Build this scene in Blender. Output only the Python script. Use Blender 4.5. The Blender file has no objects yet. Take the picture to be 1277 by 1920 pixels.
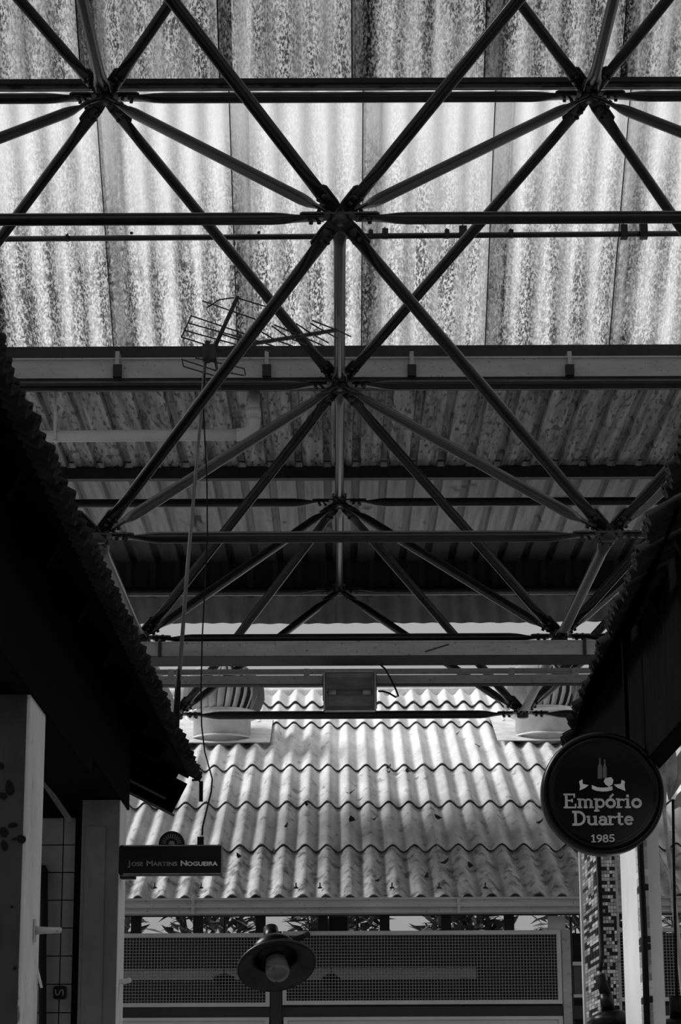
import bpy, bmesh, math, random
from mathutils import Vector, Matrix
from mathutils.geometry import tessellate_polygon
random.seed(7)
D = bpy.data
C = bpy.context.scene.collection
SC = bpy.context.scene

# ------------------------------------------------------------------ camera
F_PX, PITCH, ROLL, YAW = 4246.12, 0.26005, -0.00445, 0.00183
CAM_Z = 1.6
cam_d = D.cameras.new('camera'); cam = D.objects.new('camera', cam_d); C.objects.link(cam)
cam_d.sensor_fit = 'VERTICAL'; cam_d.sensor_height = 36.0; cam_d.sensor_width = 36.0*1277/1920
cam_d.lens = F_PX*36.0/1920
cam_d.clip_start = 0.1; cam_d.clip_end = 500
_R0 = Vector((math.cos(YAW), -math.sin(YAW), 0)); _F0 = Vector((math.sin(YAW), math.cos(YAW), 0))
_UPZ = Vector((0, 0, 1))
_F = _F0*math.cos(PITCH) + _UPZ*math.sin(PITCH)
_U0 = -_F0*math.sin(PITCH) + _UPZ*math.cos(PITCH)
_R = _R0*math.cos(ROLL) + _U0*math.sin(ROLL)
_U = -_R0*math.sin(ROLL) + _U0*math.cos(ROLL)
cam.matrix_world = Matrix(((_R.x, _U.x, -_F.x, 0), (_R.y, _U.y, -_F.y, 0), (_R.z, _U.z, -_F.z, CAM_Z), (0, 0, 0, 1)))
SC.camera = cam

# ------------------------------------------------------------------ overcast sky (CIE overcast: zenith three times the horizon)
w = D.worlds.new('overcast_sky'); SC.world = w; w.use_nodes = True
nt = w.node_tree; nt.nodes.clear()
_tc = nt.nodes.new('ShaderNodeTexCoord'); _sp = nt.nodes.new('ShaderNodeSeparateXYZ')
_mr = nt.nodes.new('ShaderNodeMapRange'); _mr.inputs[1].default_value = 0; _mr.inputs[2].default_value = 1
_mr.inputs[3].default_value = 1/3; _mr.inputs[4].default_value = 1.0
_bg = nt.nodes.new('ShaderNodeBackground'); _wo = nt.nodes.new('ShaderNodeOutputWorld')
nt.links.new(_tc.outputs['Generated'], _sp.inputs[0]); nt.links.new(_sp.outputs[2], _mr.inputs[0])
_ml = nt.nodes.new('ShaderNodeMath'); _ml.operation = 'MULTIPLY'; _ml.inputs[1].default_value = 0.86
nt.links.new(_mr.outputs[0], _ml.inputs[0]); nt.links.new(_ml.outputs[0], _bg.inputs['Strength'])
_bg.inputs['Color'].default_value = (1, 1, 1, 1)
nt.links.new(_bg.outputs[0], _wo.inputs[0])

_sun_d = D.lights.new('hazy_sun', 'SUN'); _sun = D.objects.new('hazy_sun', _sun_d); C.objects.link(_sun)
_sun_d.energy = 3.6; _sun_d.angle = math.radians(18)
_sun.rotation_euler = Vector((-.72, .30, .62)).to_track_quat('Z', 'Y').to_euler(); _sun.location = (-10, 40, 30)

vs = SC.view_settings
SC.display_settings.display_device = 'sRGB'
vs.view_transform = 'Standard'; vs.look = 'None'; vs.exposure = 0.0; vs.gamma = 1.0; vs.use_curve_mapping = False
SC.cycles.max_bounces = 8; SC.cycles.transmission_bounces = 8; SC.cycles.diffuse_bounces = 4

# ------------------------------------------------------------------ pixel helpers (a pixel is a direction; depth comes from what the thing touches)
def ray(x, y):
    return (_F + _R*((x-638.5)/F_PX) + _U*((960-y)/F_PX))
def P(x, y, Y):
    d = ray(x, y); s = Y/d.y
    return Vector((d.x*s, Y, d.z*s + CAM_Z))
def PZ(x, y, z):
    d = ray(x, y); s = (z-CAM_Z)/d.z
    return Vector((d.x*s, d.y*s, z))
def PX(x, y, X):
    d = ray(x, y); s = X/d.x
    return Vector((X, d.y*s, d.z*s + CAM_Z))

# ------------------------------------------------------------------ materials
def mat(name, lo, hi=None, scale=(4, 4, 4), detail=6, lohi=(0.35, 0.65), rough=0.7, metal=0.0, bump=0.0,
        spots=None, spec=0.5, coat=0.0):
    m = D.materials.new(name); m.use_nodes = True
    t = m.node_tree; b = t.nodes['Principled BSDF']
    b.inputs['Roughness'].default_value = rough; b.inputs['Metallic'].default_value = metal
    b.inputs['Specular IOR Level'].default_value = spec; b.inputs['Coat Weight'].default_value = coat
    if hi is None:
        b.inputs['Base Color'].default_value = (lo, lo, lo, 1); return m
    g = t.nodes.new('ShaderNodeNewGeometry'); mp = t.nodes.new('ShaderNodeMapping')
    mp.inputs['Scale'].default_value = scale
    n = t.nodes.new('ShaderNodeTexNoise'); n.inputs['Scale'].default_value = 1; n.inputs['Detail'].default_value = detail
    n.inputs['Roughness'].default_value = 0.65
    r = t.nodes.new('ShaderNodeValToRGB')
    r.color_ramp.elements[0].position = lohi[0]; r.color_ramp.elements[1].position = lohi[1]
    r.color_ramp.elements[0].color = (lo, lo, lo, 1); r.color_ramp.elements[1].color = (hi, hi, hi, 1)
    t.links.new(g.outputs['Position'], mp.inputs[0]); t.links.new(mp.outputs[0], n.inputs[0])
    t.links.new(n.outputs[0], r.inputs[0])
    col = r.outputs[0]
    if spots:
        ss, s0, s1, sv = spots
        mp2 = t.nodes.new('ShaderNodeMapping'); mp2.inputs['Scale'].default_value = ss
        n2 = t.nodes.new('ShaderNodeTexNoise'); n2.inputs['Scale'].default_value = 1; n2.inputs['Detail'].default_value = 3
        r2 = t.nodes.new('ShaderNodeValToRGB')
        r2.color_ramp.elements[0].position = s0; r2.color_ramp.elements[1].position = s1
        r2.color_ramp.elements[0].color = (sv, sv, sv, 1); r2.color_ramp.elements[1].color = (1, 1, 1, 1)
        mx = t.nodes.new('ShaderNodeMixRGB'); mx.blend_type = 'MULTIPLY'; mx.inputs[0].default_value = 1
        t.links.new(g.outputs['Position'], mp2.inputs[0]); t.links.new(mp2.outputs[0], n2.inputs[0])
        t.links.new(n2.outputs[0], r2.inputs[0]); t.links.new(col, mx.inputs[1]); t.links.new(r2.outputs[0], mx.inputs[2])
        col = mx.outputs[0]
    t.links.new(col, b.inputs['Base Color'])
    if bump:
        bp = t.nodes.new('ShaderNodeBump'); bp.inputs['Strength'].default_value = bump; bp.inputs['Distance'].default_value = 0.01
        t.links.new(n.outputs[0], bp.inputs['Height']); t.links.new(bp.outputs[0], b.inputs['Normal'])
    return m

def translucent_sheet(name, clean, dirty, grad, trans=0.62):
    """weathered fibreglass: fine speckle, streaks along the waves, dirt settled in the valleys and low on the sheet"""
    m = D.materials.new(name); m.use_nodes = True
    t = m.node_tree; t.nodes.clear(); N = t.nodes.new; L = t.links.new
    out = N('ShaderNodeOutputMaterial'); g = N('ShaderNodeNewGeometry')
    sx = N('ShaderNodeSeparateXYZ'); L(g.outputs['Position'], sx.inputs[0])
    def noise(scale, det, p0, p1, v0=0.0, v1=1.0):
        mp = N('ShaderNodeMapping'); mp.inputs['Scale'].default_value = scale
        n = N('ShaderNodeTexNoise'); n.inputs['Scale'].default_value = 1; n.inputs['Detail'].default_value = det
        n.inputs['Roughness'].default_value = 0.6
        r = N('ShaderNodeMapRange'); r.inputs[1].default_value = p0; r.inputs[2].default_value = p1
        r.inputs[3].default_value = v0; r.inputs[4].default_value = v1
        L(g.outputs['Position'], mp.inputs[0]); L(mp.outputs[0], n.inputs[0]); L(n.outputs[0], r.inputs[0])
        return r.outputs[0]
    def math_(op, a, b):
        k = N('ShaderNodeMath'); k.operation = op
        for i, v in enumerate((a, b)):
            if v is None: continue
            if isinstance(v, (int, float)): k.inputs[i].default_value = v
            else: L(v, k.inputs[i])
        return k.outputs[0]
    speck = noise((95, 40, 40), 2, 0.44, 0.60)
    speck2 = noise((42, 22, 22), 3, 0.46, 0.62)
    sp = math_('MAXIMUM', speck, math_('MULTIPLY', speck2, 0.8))
    patch = noise((2.2, 1.0, 1.0), 4, 0.38, 0.62)
    streak = noise((16, 0.7, 0.7), 3, 0.40, 0.62)
    wave = math_('SINE', math_('MULTIPLY', sx.outputs[0], 2*math.pi/0.177), None)
    wave = math_('ADD', math_('MULTIPLY', wave, 0.5), 0.5)
    gr = N('ShaderNodeMapRange'); gr.inputs[1].default_value = grad[0]; gr.inputs[2].default_value = grad[1]
    gr.inputs[3].default_value = grad[2]; gr.inputs[4].default_value = grad[3]
    L(sx.outputs[2], gr.inputs[0])
    amt = math_('MULTIPLY', gr.outputs[0], math_('ADD', math_('MULTIPLY', patch, 0.5), 0.5))
    d = math_('MULTIPLY', sp, amt)
    d = math_('MULTIPLY', d, math_('ADD', math_('MULTIPLY', wave, 0.45), 0.60))
    d = math_('ADD', d, math_('MULTIPLY', math_('MULTIPLY', streak, gr.outputs[0]), 0.30))
    d = math_('ADD', d, math_('MULTIPLY', math_('MULTIPLY', wave, gr.outputs[0]), 0.08))
    cl = N('ShaderNodeClamp'); L(d, cl.inputs[0])
    mx = N('ShaderNodeMixRGB'); mx.inputs[1].default_value = (clean,)*3+(1,); mx.inputs[2].default_value = (dirty,)*3+(1,)
    L(cl.outputs[0], mx.inputs[0])
    df = N('ShaderNodeBsdfDiffuse'); tr = N('ShaderNodeBsdfTranslucent'); ms = N('ShaderNodeMixShader')
    ms.inputs[0].default_value = trans
    L(mx.outputs[0], df.inputs[0]); L(mx.outputs[0], tr.inputs[0])
    L(df.outputs[0], ms.inputs[1]); L(tr.outputs[0], ms.inputs[2]); L(ms.outputs[0], out.inputs[0])
    return m

M = {
 'steel': mat('dark_painted_steel', 0.007, 0.017, (9, 9, 9), rough=0.30, spec=0.42),
 'plate': mat('dark_gusset_steel', 0.014, 0.045, (25, 25, 25), rough=0.5),
 'bolt': mat('black_bolt_steel', 0.012, rough=0.5),
 'skylight': translucent_sheet('weathered_fibreglass', 0.84, 0.09, (7.05, 7.75, 1.0, 0.22), 0.66),
 'skylight_old': translucent_sheet('old_weathered_fibreglass', 0.56, 0.05, (7.0, 7.6, 1.0, 1.0), 0.66),
 'beam_black': mat('black_painted_beam', 0.012, 0.03, (6, 6, 6), rough=0.6),
 'beam_peel': mat('peeling_painted_beam', 0.012, 0.10, (6, 20, 20), lohi=(0.42, 0.5), rough=0.6),
 'gutter': mat('grey_painted_gutter', 0.42, 0.55, (2, 9, 9), rough=0.6, spots=((60, 60, 60), 0.28, 0.36, 0.3)),
 'gutter_dk': mat('grey_weathered_gutter', 0.34, 0.52, (2, 9, 9), rough=0.6, spots=((40, 40, 40), 0.28, 0.40, 0.4)),
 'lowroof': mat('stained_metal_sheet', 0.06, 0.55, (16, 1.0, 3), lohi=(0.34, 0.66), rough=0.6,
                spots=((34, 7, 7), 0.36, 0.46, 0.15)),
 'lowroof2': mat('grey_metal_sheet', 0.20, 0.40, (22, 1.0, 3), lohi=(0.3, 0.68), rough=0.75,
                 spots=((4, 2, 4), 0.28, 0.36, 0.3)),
 'endwall': mat('near_black_sheet', 0.010, 0.035, (9, 1, 1), rough=0.8),
 'fascia': mat('grey_fibre_cement_fascia', 0.18, 0.32, (4, 3, 2), rough=0.8),
 'fibro': mat('grey_fibre_cement', 0.40, 0.74, (6, 1.6, 3), lohi=(0.28, 0.66), rough=0.85,
              spots=((14, 5, 9), 0.28, 0.42, 0.45), bump=0.15),
 'fibro_dk': mat('stained_fibre_cement', 0.30, 0.64, (9, 2.5, 5), lohi=(0.30, 0.66), rough=0.85,
              spots=((14, 6, 9), 0.34, 0.50, 0.35), bump=0.2),
 'fibro_lt': mat('pale_fibre_cement', 0.48, 0.80, (6, 1.6, 3), lohi=(0.28, 0.66), rough=0.85,
              spots=((20, 8, 14), 0.26, 0.36, 0.6), bump=0.15),
 'zinc': mat('galvanised_vent_metal', 0.55, 0.75, (5, 5, 5), rough=0.38, metal=0.35),
 'zinc_vane': mat('turbine_vane_metal', 0.42, 0.6, (5, 5, 5), rough=0.42, metal=0.3),
 'flash': mat('pale_flashing', 0.55, 0.82, (7, 7, 7), rough=0.6),
 'pvc': mat('off_white_pvc', 0.70, 0.80, (3, 3, 3), rough=0.45),
 'white_wall': mat('pale_plaster', 0.55, 0.75, (3, 3, 8), rough=0.85, spots=((6, 6, 1.5), 0.3, 0.42, 0.7)),
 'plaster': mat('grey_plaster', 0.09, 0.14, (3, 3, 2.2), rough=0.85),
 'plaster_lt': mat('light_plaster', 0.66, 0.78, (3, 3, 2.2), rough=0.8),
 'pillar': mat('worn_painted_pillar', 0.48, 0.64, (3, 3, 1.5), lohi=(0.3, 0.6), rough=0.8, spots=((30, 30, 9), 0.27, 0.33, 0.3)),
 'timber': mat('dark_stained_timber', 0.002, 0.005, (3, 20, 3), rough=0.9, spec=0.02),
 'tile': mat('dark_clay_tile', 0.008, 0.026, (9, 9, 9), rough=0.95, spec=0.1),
 'timber_lt': mat('weathered_timber_edge', 0.10, 0.18, (9, 9, 9), rough=0.9),
 'black': mat('black_enamel', 0.003, rough=0.35, spec=0.25),
 'black_matt': mat('matt_black', 0.006, rough=0.7, spec=0.2),
 'letter': mat('grey_sign_paint', 0.42, 0.62, (30, 30, 30), rough=0.7),
 'letter_dim': mat('faded_sign_paint', 0.10, 0.22, (14, 14, 14), rough=0.7),
 'ribbon': mat('white_sign_paint', 0.72, 0.85, (30, 30, 30), rough=0.7),
 'letter_grey': mat('mid_grey_sign_paint', 0.13, rough=0.7),
 'front_shade': mat('front_shade_grey', 0.035, 0.06, (4, 4, 2), rough=0.9),  # pillar front shade put into the colour
 'tilewall': mat('glazed_wall_tile', 0.16, 0.22, (5, 5, 5), rough=0.35),
 'grout': mat('dark_grout', 0.02, rough=0.9),
 'rail': mat('pale_aluminium', 0.55, 0.66, (2, 2, 2), rough=0.5),
 'rail_dk': mat('dark_window_metal', 0.02, 0.03, (2, 2, 2), rough=0.6),
 'post_dk': mat('dark_timber_post', 0.018, 0.03, (2, 2, 2), rough=0.8),
 'wire': mat('grey_wire', 0.36, rough=0.55),
 'panel': mat('pale_infill_panel', 0.55, 0.62, (1, 1, 1), rough=0.6),
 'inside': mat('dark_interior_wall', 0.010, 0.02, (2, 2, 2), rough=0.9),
 'floor': mat('grey_paving', 0.16, 0.24, (2, 2, 2), rough=0.9),
 'leaf': mat('shrub_leaf', 0.03, 0.22, (5, 5, 5), rough=0.5),
 'leaf_pale': mat('broad_pale_leaf', 0.25, 0.5, (9, 9, 9), rough=0.5),
 'deadleaf': mat('dry_dark_leaf', 0.012, 0.03, (30, 30, 30), rough=0.8),
 'lamp_in': mat('lamp_reflector_enamel', 0.014, 0.022, (8, 8, 8), rough=0.4),
 'glass': None,
 'mos0': mat('mosaic_white', 0.88, rough=0.3), 'mos1': mat('mosaic_light', 0.60, rough=0.3),
 'mos2': mat('mosaic_grey', 0.36, rough=0.3), 'mos3': mat('mosaic_black', 0.012, rough=0.3),
 'antenna': mat('weathered_antenna_metal', 0.02, 0.05, (20, 20, 20), rough=0.6),
 'mast': mat('grey_mast_pole', 0.10, 0.16, (8, 8, 3), rough=0.5),
 'flood': mat('grey_reflector_metal', 0.24, 0.36, (8, 8, 30), rough=0.45),
 'flood_rim': mat('pale_lamp_rim', 0.45, 0.6, (8, 8, 8), rough=0.5),
}
gm = D.materials.new('clear_glass'); gm.use_nodes = True
_b = gm.node_tree.nodes['Principled BSDF']; _b.inputs['Base Color'].default_value = (.5, .5, .5, 1)
_b.inputs['Transmission Weight'].default_value = 0.8; _b.inputs['Roughness'].default_value = 0.15
M['glass'] = gm

# ------------------------------------------------------------------ object helpers
ORG = {}
def tag(o, label=None, cat=None, group=None, kind=None):
    if label: o['label'] = label
    if cat: o['category'] = cat
    if group: o['group'] = group
    if kind: o['kind'] = kind
    return o
def adopt(o, parent):
    if parent is not None:
        o.parent = parent
        o.matrix_parent_inverse = Matrix.Translation(-ORG.get(parent.name, Vector((0, 0, 0))))
def empty(name, loc=(0, 0, 0), label=None, cat=None, group=None, kind=None, parent=None):
    o = D.objects.new(name, None); C.objects.link(o); o.empty_display_size = 0.1
    o.location = loc; ORG[o.name] = Vector(loc)
    if parent is not None: adopt(o, parent)
    return tag(o, label, cat, group, kind)
def link(name, me, m=None, parent=None, mw=None):
    o = D.objects.new(name, me); C.objects.link(o)
    if m is not None and not me.materials: me.materials.append(M[m] if isinstance(m, str) else m)
    if mw is not None: o.matrix_local = mw; 
    ORG[o.name] = Vector((0, 0, 0)) if mw is None else Vector((0, 0, 0))
    adopt(o, parent)
    return o

class MB:
    def __init__(s): s.v = []; s.f = []; s.mi = []; s.sm = []; s.cur = 0; s.smooth = False
    def add(s, vs, fs):
        k = len(s.v); s.v += [tuple(v) for v in vs]
        for f in fs: s.f.append(tuple(i+k for i in f)); s.mi.append(s.cur); s.sm.append(s.smooth)
        return s
    def box(s, a, b):
        (x0, y0, z0), (x1, y1, z1) = a, b
        x0, x1 = sorted((x0, x1)); y0, y1 = sorted((y0, y1)); z0, z1 = sorted((z0, z1))
        return s.add([(x0,y0,z0),(x1,y0,z0),(x1,y1,z0),(x0,y1,z0),(x0,y0,z1),(x1,y0,z1),(x1,y1,z1),(x0,y1,z1)],
                     [(0,3,2,1),(4,5,6,7),(0,1,5,4),(1,2,6,5),(2,3,7,6),(3,0,4,7)])
    def bar(s, p, q, w, h, up=(0, 0, 1)):
        p, q = Vector(p), Vector(q); d = (q-p).normalized(); u = Vector(up)
        x = d.cross(u)
        if x.length < 1e-4: x = d.cross(Vector((1, 0, 0)))
        x.normalize(); u = x.cross(d).normalized(); vs = []
        for c in (p, q):
            for i, j in ((-1,-1),(1,-1),(1,1),(-1,1)): vs.append(c + x*(i*w/2) + u*(j*h/2))
        return s.add(vs, [(3,2,1,0),(4,5,6,7),(0,1,5,4),(1,2,6,5),(2,3,7,6),(3,0,4,7)])
    def tube(s, pts, r, n=10, cap=True):
        pts = [Vector(p) for p in pts]; rs = r if isinstance(r, (list, tuple)) else [r]*len(pts)
        vs = []; fs = []; u = None
        for i, p in enumerate(pts):
            d = (pts[min(i+1, len(pts)-1)] - pts[max(i-1, 0)]).normalized()
            if u is None:
                u = d.cross(Vector((0, 0, 1)))
                if u.length < 1e-3: u = d.cross(Vector((1, 0, 0)))
            u = (u - d*u.dot(d)).normalized(); v = d.cross(u)
            for k in range(n):
                a = 2*math.pi*k/n; vs.append(p + (u*math.cos(a) + v*math.sin(a))*rs[i])
        for i in range(len(pts)-1):
            for k in range(n): fs.append((i*n+k, i*n+(k+1)%n, (i+1)*n+(k+1)%n, (i+1)*n+k))
        if cap: fs += [tuple(range(n))[::-1], tuple(range((len(pts)-1)*n, len(pts)*n))]
        sm = s.smooth; s.smooth = True; s.add(vs, fs); s.smooth = sm
        return s
    def lathe(s, prof, n=32, c=(0, 0, 0), ax=(0, 0, 1), close=False):
        ax = Vector(ax).normalized(); u = ax.cross(Vector((0, 1, 0)))
        if u.length < 1e-3: u = Vector((1, 0, 0))
        u.normalize(); v = ax.cross(u); c = Vector(c); vs = []; fs = []
        for r, z in prof:
            for k in range(n):
                a = 2*math.pi*k/n; vs.append(c + ax*z + (u*math.cos(a)+v*math.sin(a))*r)
        m = len(prof)
        for i in range(m-1 if not close else m):
            j = (i+1) % m
            for k in range(n): fs.append((i*n+k, i*n+(k+1)%n, j*n+(k+1)%n, j*n+k))
        if not close: fs += [tuple(range(n))[::-1], tuple(range((m-1)*n, m*n))]
        sm = s.smooth; s.smooth = True; s.add(vs, fs); s.smooth = sm
        return s
    def prism(s, poly, a, b, ex):
        """poly in 2D, mapped by a*x + b*y (vectors + origin in ex[0]); extruded along ex[1]"""
        o, e = Vector(ex[0]), Vector(ex[1]); a, b = Vector(a), Vector(b); n = len(poly)
        p0 = [o + a*x + b*y for x, y in poly]; p1 = [p + e for p in p0]
        return s.add(p0+p1, [tuple(range(n))[::-1], tuple(range(n, 2*n))] + [(i, (i+1) % n, n+(i+1) % n, n+i) for i in range(n)])
    def mesh(s, name, mats=None):
        me = D.meshes.new(name); me.from_pydata(s.v, [], s.f)
        for m in (mats or []): me.materials.append(M[m])
        for p, i, q in zip(me.polygons, s.mi, s.sm): p.material_index = i; p.use_smooth = q
        bm = bmesh.new(); bm.from_mesh(me); bmesh.ops.recalc_face_normals(bm, faces=bm.faces); bm.to_mesh(me); bm.free()
        me.update(); return me
    def build(s, name, m, parent=None, mw=None):
        mats = m if isinstance(m, (list, tuple)) else [m]
        return link(name, s.mesh(name, mats), None, parent, mw)

def sheet_mesh(name, prof, length, thick, nlen=1, m=None):
    """a profiled sheet: x across, y along, z up"""
    mb = MB(); n = len(prof); vs = []
    for j in range(nlen+1):
        y = length*j/nlen
        for x, z in prof: vs.append((x, y, z))
    k = len(vs); fs = []
    for j in range(nlen):
        for i in range(n-1): fs.append((j*n+i, j*n+i+1, (j+1)*n+i+1, (j+1)*n+i))
    if thick:
        vs += [(x, y, z-thick) for x, y, z in vs]
        fs += [tuple(q+k for q in f)[::-1] for f in fs]
        base = list(vs); ed = []
        for i in range(n-1):
            e = nlen*n; ed += [(i, k+i, k+i+1, i+1), (e+i, e+i+1, k+e+i+1, k+e+i)]
        for j in range(nlen):
            q = n-1; ed += [(j*n, (j+1)*n, k+(j+1)*n, k+j*n), (j*n+q, k+j*n+q, k+(j+1)*n+q, (j+1)*n+q)]
        for f in ed:
            b0 = len(vs); vs += [base[q] for q in f]; fs.append((b0, b0+1, b0+2, b0+3))
    me = D.meshes.new(name); me.from_pydata(vs, [], fs); me.materials.append(M[m])
    for p in me.polygons[:((n-1)*nlen)*(2 if thick else 1)]: p.use_smooth = True
    me.update(); return me
def wave_prof(width, pitch, amp, per=10):
    n = int(round(width/pitch*per))
    return [(width*i/n, amp*math.cos(2*math.pi*(width*i/n)/pitch)) for i in range(n+1)]

# ================================================================== SETTING
floor = MB().box((-14, -4, -0.2), (14, 44, 0)).build('floor', 'floor'); tag(floor, 'dark paved ground of the alley', None, None, 'structure')

wbk = MB().box((-14, -4.4, 0), (14, -4.2, 5.2)).build('light_block_wall', 'inside'); tag(wbk, 'unseen dark wall added behind the viewer to keep the signs dark', None, None, 'structure')  # added unseen wall, keeps sky reflections off the sign faces
# ------------------------------------------------------------------ high translucent roof: slopes down away from the camera to the gutter
HR0 = Vector((0, 14.62, 6.68)); HRT = math.atan(0.80)          # lower edge and pitch
hr = empty('ceiling', (0, 13, 6.5), 'weathered translucent corrugated roof sloping down to the long gutter', None, None, 'structure')
PITCHW = 0.177
sk_prof = wave_prof(PITCHW*5.45, PITCHW, 0.014)
def hr_mat(x, s, lift=0.0):
    R = Matrix.Rotation(math.pi-HRT, 4, 'X')
    d = Vector((0, -math.cos(HRT), math.sin(HRT))); nrm = Vector((0, math.sin(HRT), math.cos(HRT)))
    return Matrix.Translation(HR0 + Vector((x, 0, 0)) + d*s + nrm*lift) @ R
def hr_s(py, lift):                     # where a picture row meets the roof plane
    d = ray(638, py); nn = Vector((0, math.sin(HRT), math.cos(HRT))); o = HR0 + nn*lift
    t = (o - Vector((0, 0, CAM_Z))).dot(nn)/d.dot(nn); p = Vector((0, 0, CAM_Z)) + d*t
    return (p-o).dot(Vector((0, -math.cos(HRT), math.sin(HRT))))
S_LO, S_UP = hr_s(651, .03)-.12, hr_s(150, .03)
sk_lo = sheet_mesh('roof_sheet', sk_prof, S_UP-S_LO, 0, 6, 'skylight')
sk_up = sheet_mesh('roof_sheet', sk_prof, 2.3, 0, 6, 'skylight_old')
seam_lo = MB().box((-.003, 0, 0), (.003, S_UP-S_LO, .004)).mesh('sheet_seam', ['beam_black']); seam_up = MB().box((-.004, 0, 0), (.004, 2.3, .004)).mesh('sheet_seam', ['beam_black'])
for i in range(-5, 5):
    x = i*PITCHW*4.78 + 0.17
    lift = 0.030 + (0.004 if i % 2 else 0.0)
    m = hr_mat(x, S_LO, lift) @ Matrix.Rotation(math.radians(random.uniform(-.25, .25)), 4, 'Z')
    link('roof_sheet', sk_lo, None, hr, m)
    link('sheet_seam', seam_lo, None, hr, m @ Matrix.Translation((.004, 0, .016)))
    x = i*PITCHW*4.78 + 0.10 + random.uniform(-.02, .02)
    m = hr_mat(x, hr_s(152, lift+.045)-.02, lift+0.045) @ Matrix.Rotation(math.radians(random.uniform(-.3, .3)), 4, 'Z')
    link('roof_sheet', sk_up, None, hr, m)
    link('sheet_seam', seam_up, None, hr, m @ Matrix.Translation((.004, 0, .016)))
def hr_pt(s, off): 
    return HR0 + Vector((0, -math.cos(HRT), math.sin(HRT)))*s - Vector((0, math.sin(HRT), math.cos(HRT)))*off
# purlin at the upper lap (behind the top chord), with peeling paint below and black flange above
pc = P(638, 155, 13.05)
MB().box((-4.3, 13.03, P(638, 165, 13.03).z), (4.3, 13.07, P(638, 154, 13.03).z)).build('purlin_web', 'beam_peel', hr)
MB().box((-4.3, 13.00, P(638, 154.5, 13.0).z), (4.3, 13.09, P(638, 146, 13.0).z)).build('purlin_flange', 'beam_black', hr)
# mid purlin: round pipe with hook clamps
mp0, mp1 = P(20, 448, 13.86), P(1277, 438, 13.86)
dm = (mp1-mp0).normalized()
MB().tube([mp0-dm*2, mp1+dm*2], 0.019, 10).build('purlin_pipe', 'steel', hr)
for (cx, wd, ht) in ((695, .03, .035), (722, .04, .045), (838, .03, .035), (868, .05, .06), (958, .03, .03), (1170, .045, .06), (1207, .05, .08), (126, .02, .02)):
    t = (cx-20)/1257; c = mp0.lerp(mp1, t)
    mb = MB(); mb.box(c+Vector((-wd/2, -.025, -.03 if cx > 1100 else -.012)), c+Vector((wd/2, .03, ht)))
    mb.tube([c+Vector((0, 0, ht)), c+Vector((0, .02, ht+.02))], 0.006, 6)
    mb.build('clamp', 'bolt', hr)
for (x, y) in ((246, 437), (485, 436), (958, 432)):
    p = P(x, y, 13.9); MB().tube([p, p+Vector((0, .05, .02))], .01, 8).build('bolt', 'bolt', hr)
# eave beam under the sheet ends, just above the gutter
MB().box((-4.3, 14.60, P(638, 672, 14.6).z-.02), (4.3, 14.66, P(638, 648, 14.6).z)).build('eave_beam', 'beam_black', hr)
# unseen roof added over the alley to block top light, at top-chord level
hb = empty('unseen_alley_roof', (0, 4, 9), 'unseen dark corrugated roof slope added over the alley to block top light', None, None, 'structure')
top_me = sheet_mesh('roof_sheet', wave_prof(PITCHW*10.3, PITCHW, .022, 6), 3.4, .006, 1, 'lowroof2')
for i in range(-3, 3):
    link('roof_sheet', top_me, None, hb, Matrix.Translation((i*PITCHW*10, 11.3, 9.42)) @ Matrix.Rotation(math.pi+math.radians(8), 4, 'X'))

# ------------------------------------------------------------------ low dark roof over the mid layer
lr = empty('ceiling_low', (0, 17.5, 6.6), 'flat dark stained metal roof under the space frame, seen from below', None, None, 'structure')
RIB = 0.227
def trap(n):
    pr = []
    for i in range(n):
        b = i*RIB
        pr += [(b, 0), (b+.070, 0), (b+.082, .05), (b+.130, .05), (b+.142, 0)]
    pr.append((n*RIB, 0)); return pr
zlow = CAM_Z + 4.985
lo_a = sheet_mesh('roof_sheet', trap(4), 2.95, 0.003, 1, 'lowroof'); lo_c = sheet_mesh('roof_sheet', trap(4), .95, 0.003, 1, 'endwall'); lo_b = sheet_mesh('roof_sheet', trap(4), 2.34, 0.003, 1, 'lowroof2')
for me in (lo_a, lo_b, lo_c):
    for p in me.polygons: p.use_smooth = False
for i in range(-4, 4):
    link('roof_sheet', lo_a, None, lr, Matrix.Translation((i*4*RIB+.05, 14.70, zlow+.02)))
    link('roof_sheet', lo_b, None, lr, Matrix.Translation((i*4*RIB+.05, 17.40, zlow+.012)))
    link('roof_sheet', lo_c, None, lr, Matrix.Translation((i*4*RIB+.05, 19.66, zlow+.004)))  # third course shares the near-black sheet of the end wall
zp = P(638, 896, 17.36).z
MB().box((-3.7, 17.36, zp), (3.7, 17.44, zlow+.006)).build('purlin', 'beam_black', lr)
MB().box((-3.7, 14.70, zlow-.10), (3.7, 14.76, zlow+.0)).build('purlin', 'beam_black', lr)
# closing wall over the far row of nodes, sheets one by one, and the hanging fascia below it
YE = 20.46
zt, zb, zf = P(638, 1012, YE).z, P(638, 1112, YE).z, P(638, 1165, YE).z
ew = empty('wall_end', (0, YE, zf), 'dark sheet closing wall with a grey hanging fascia under the low roof', None, None, 'structure')
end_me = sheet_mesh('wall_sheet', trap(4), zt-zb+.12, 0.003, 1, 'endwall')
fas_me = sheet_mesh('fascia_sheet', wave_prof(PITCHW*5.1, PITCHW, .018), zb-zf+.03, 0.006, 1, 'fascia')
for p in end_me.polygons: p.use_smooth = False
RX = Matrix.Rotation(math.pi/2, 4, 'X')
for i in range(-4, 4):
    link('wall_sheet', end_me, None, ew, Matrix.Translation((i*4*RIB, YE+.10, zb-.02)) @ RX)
for i in range(-4, 4):
    link('fascia_sheet', fas_me, None, ew, Matrix.Translation((i*PITCHW*5, YE+.06+(.008 if i % 2 else 0), zf+random.uniform(-.006, .006))) @ RX)
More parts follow.
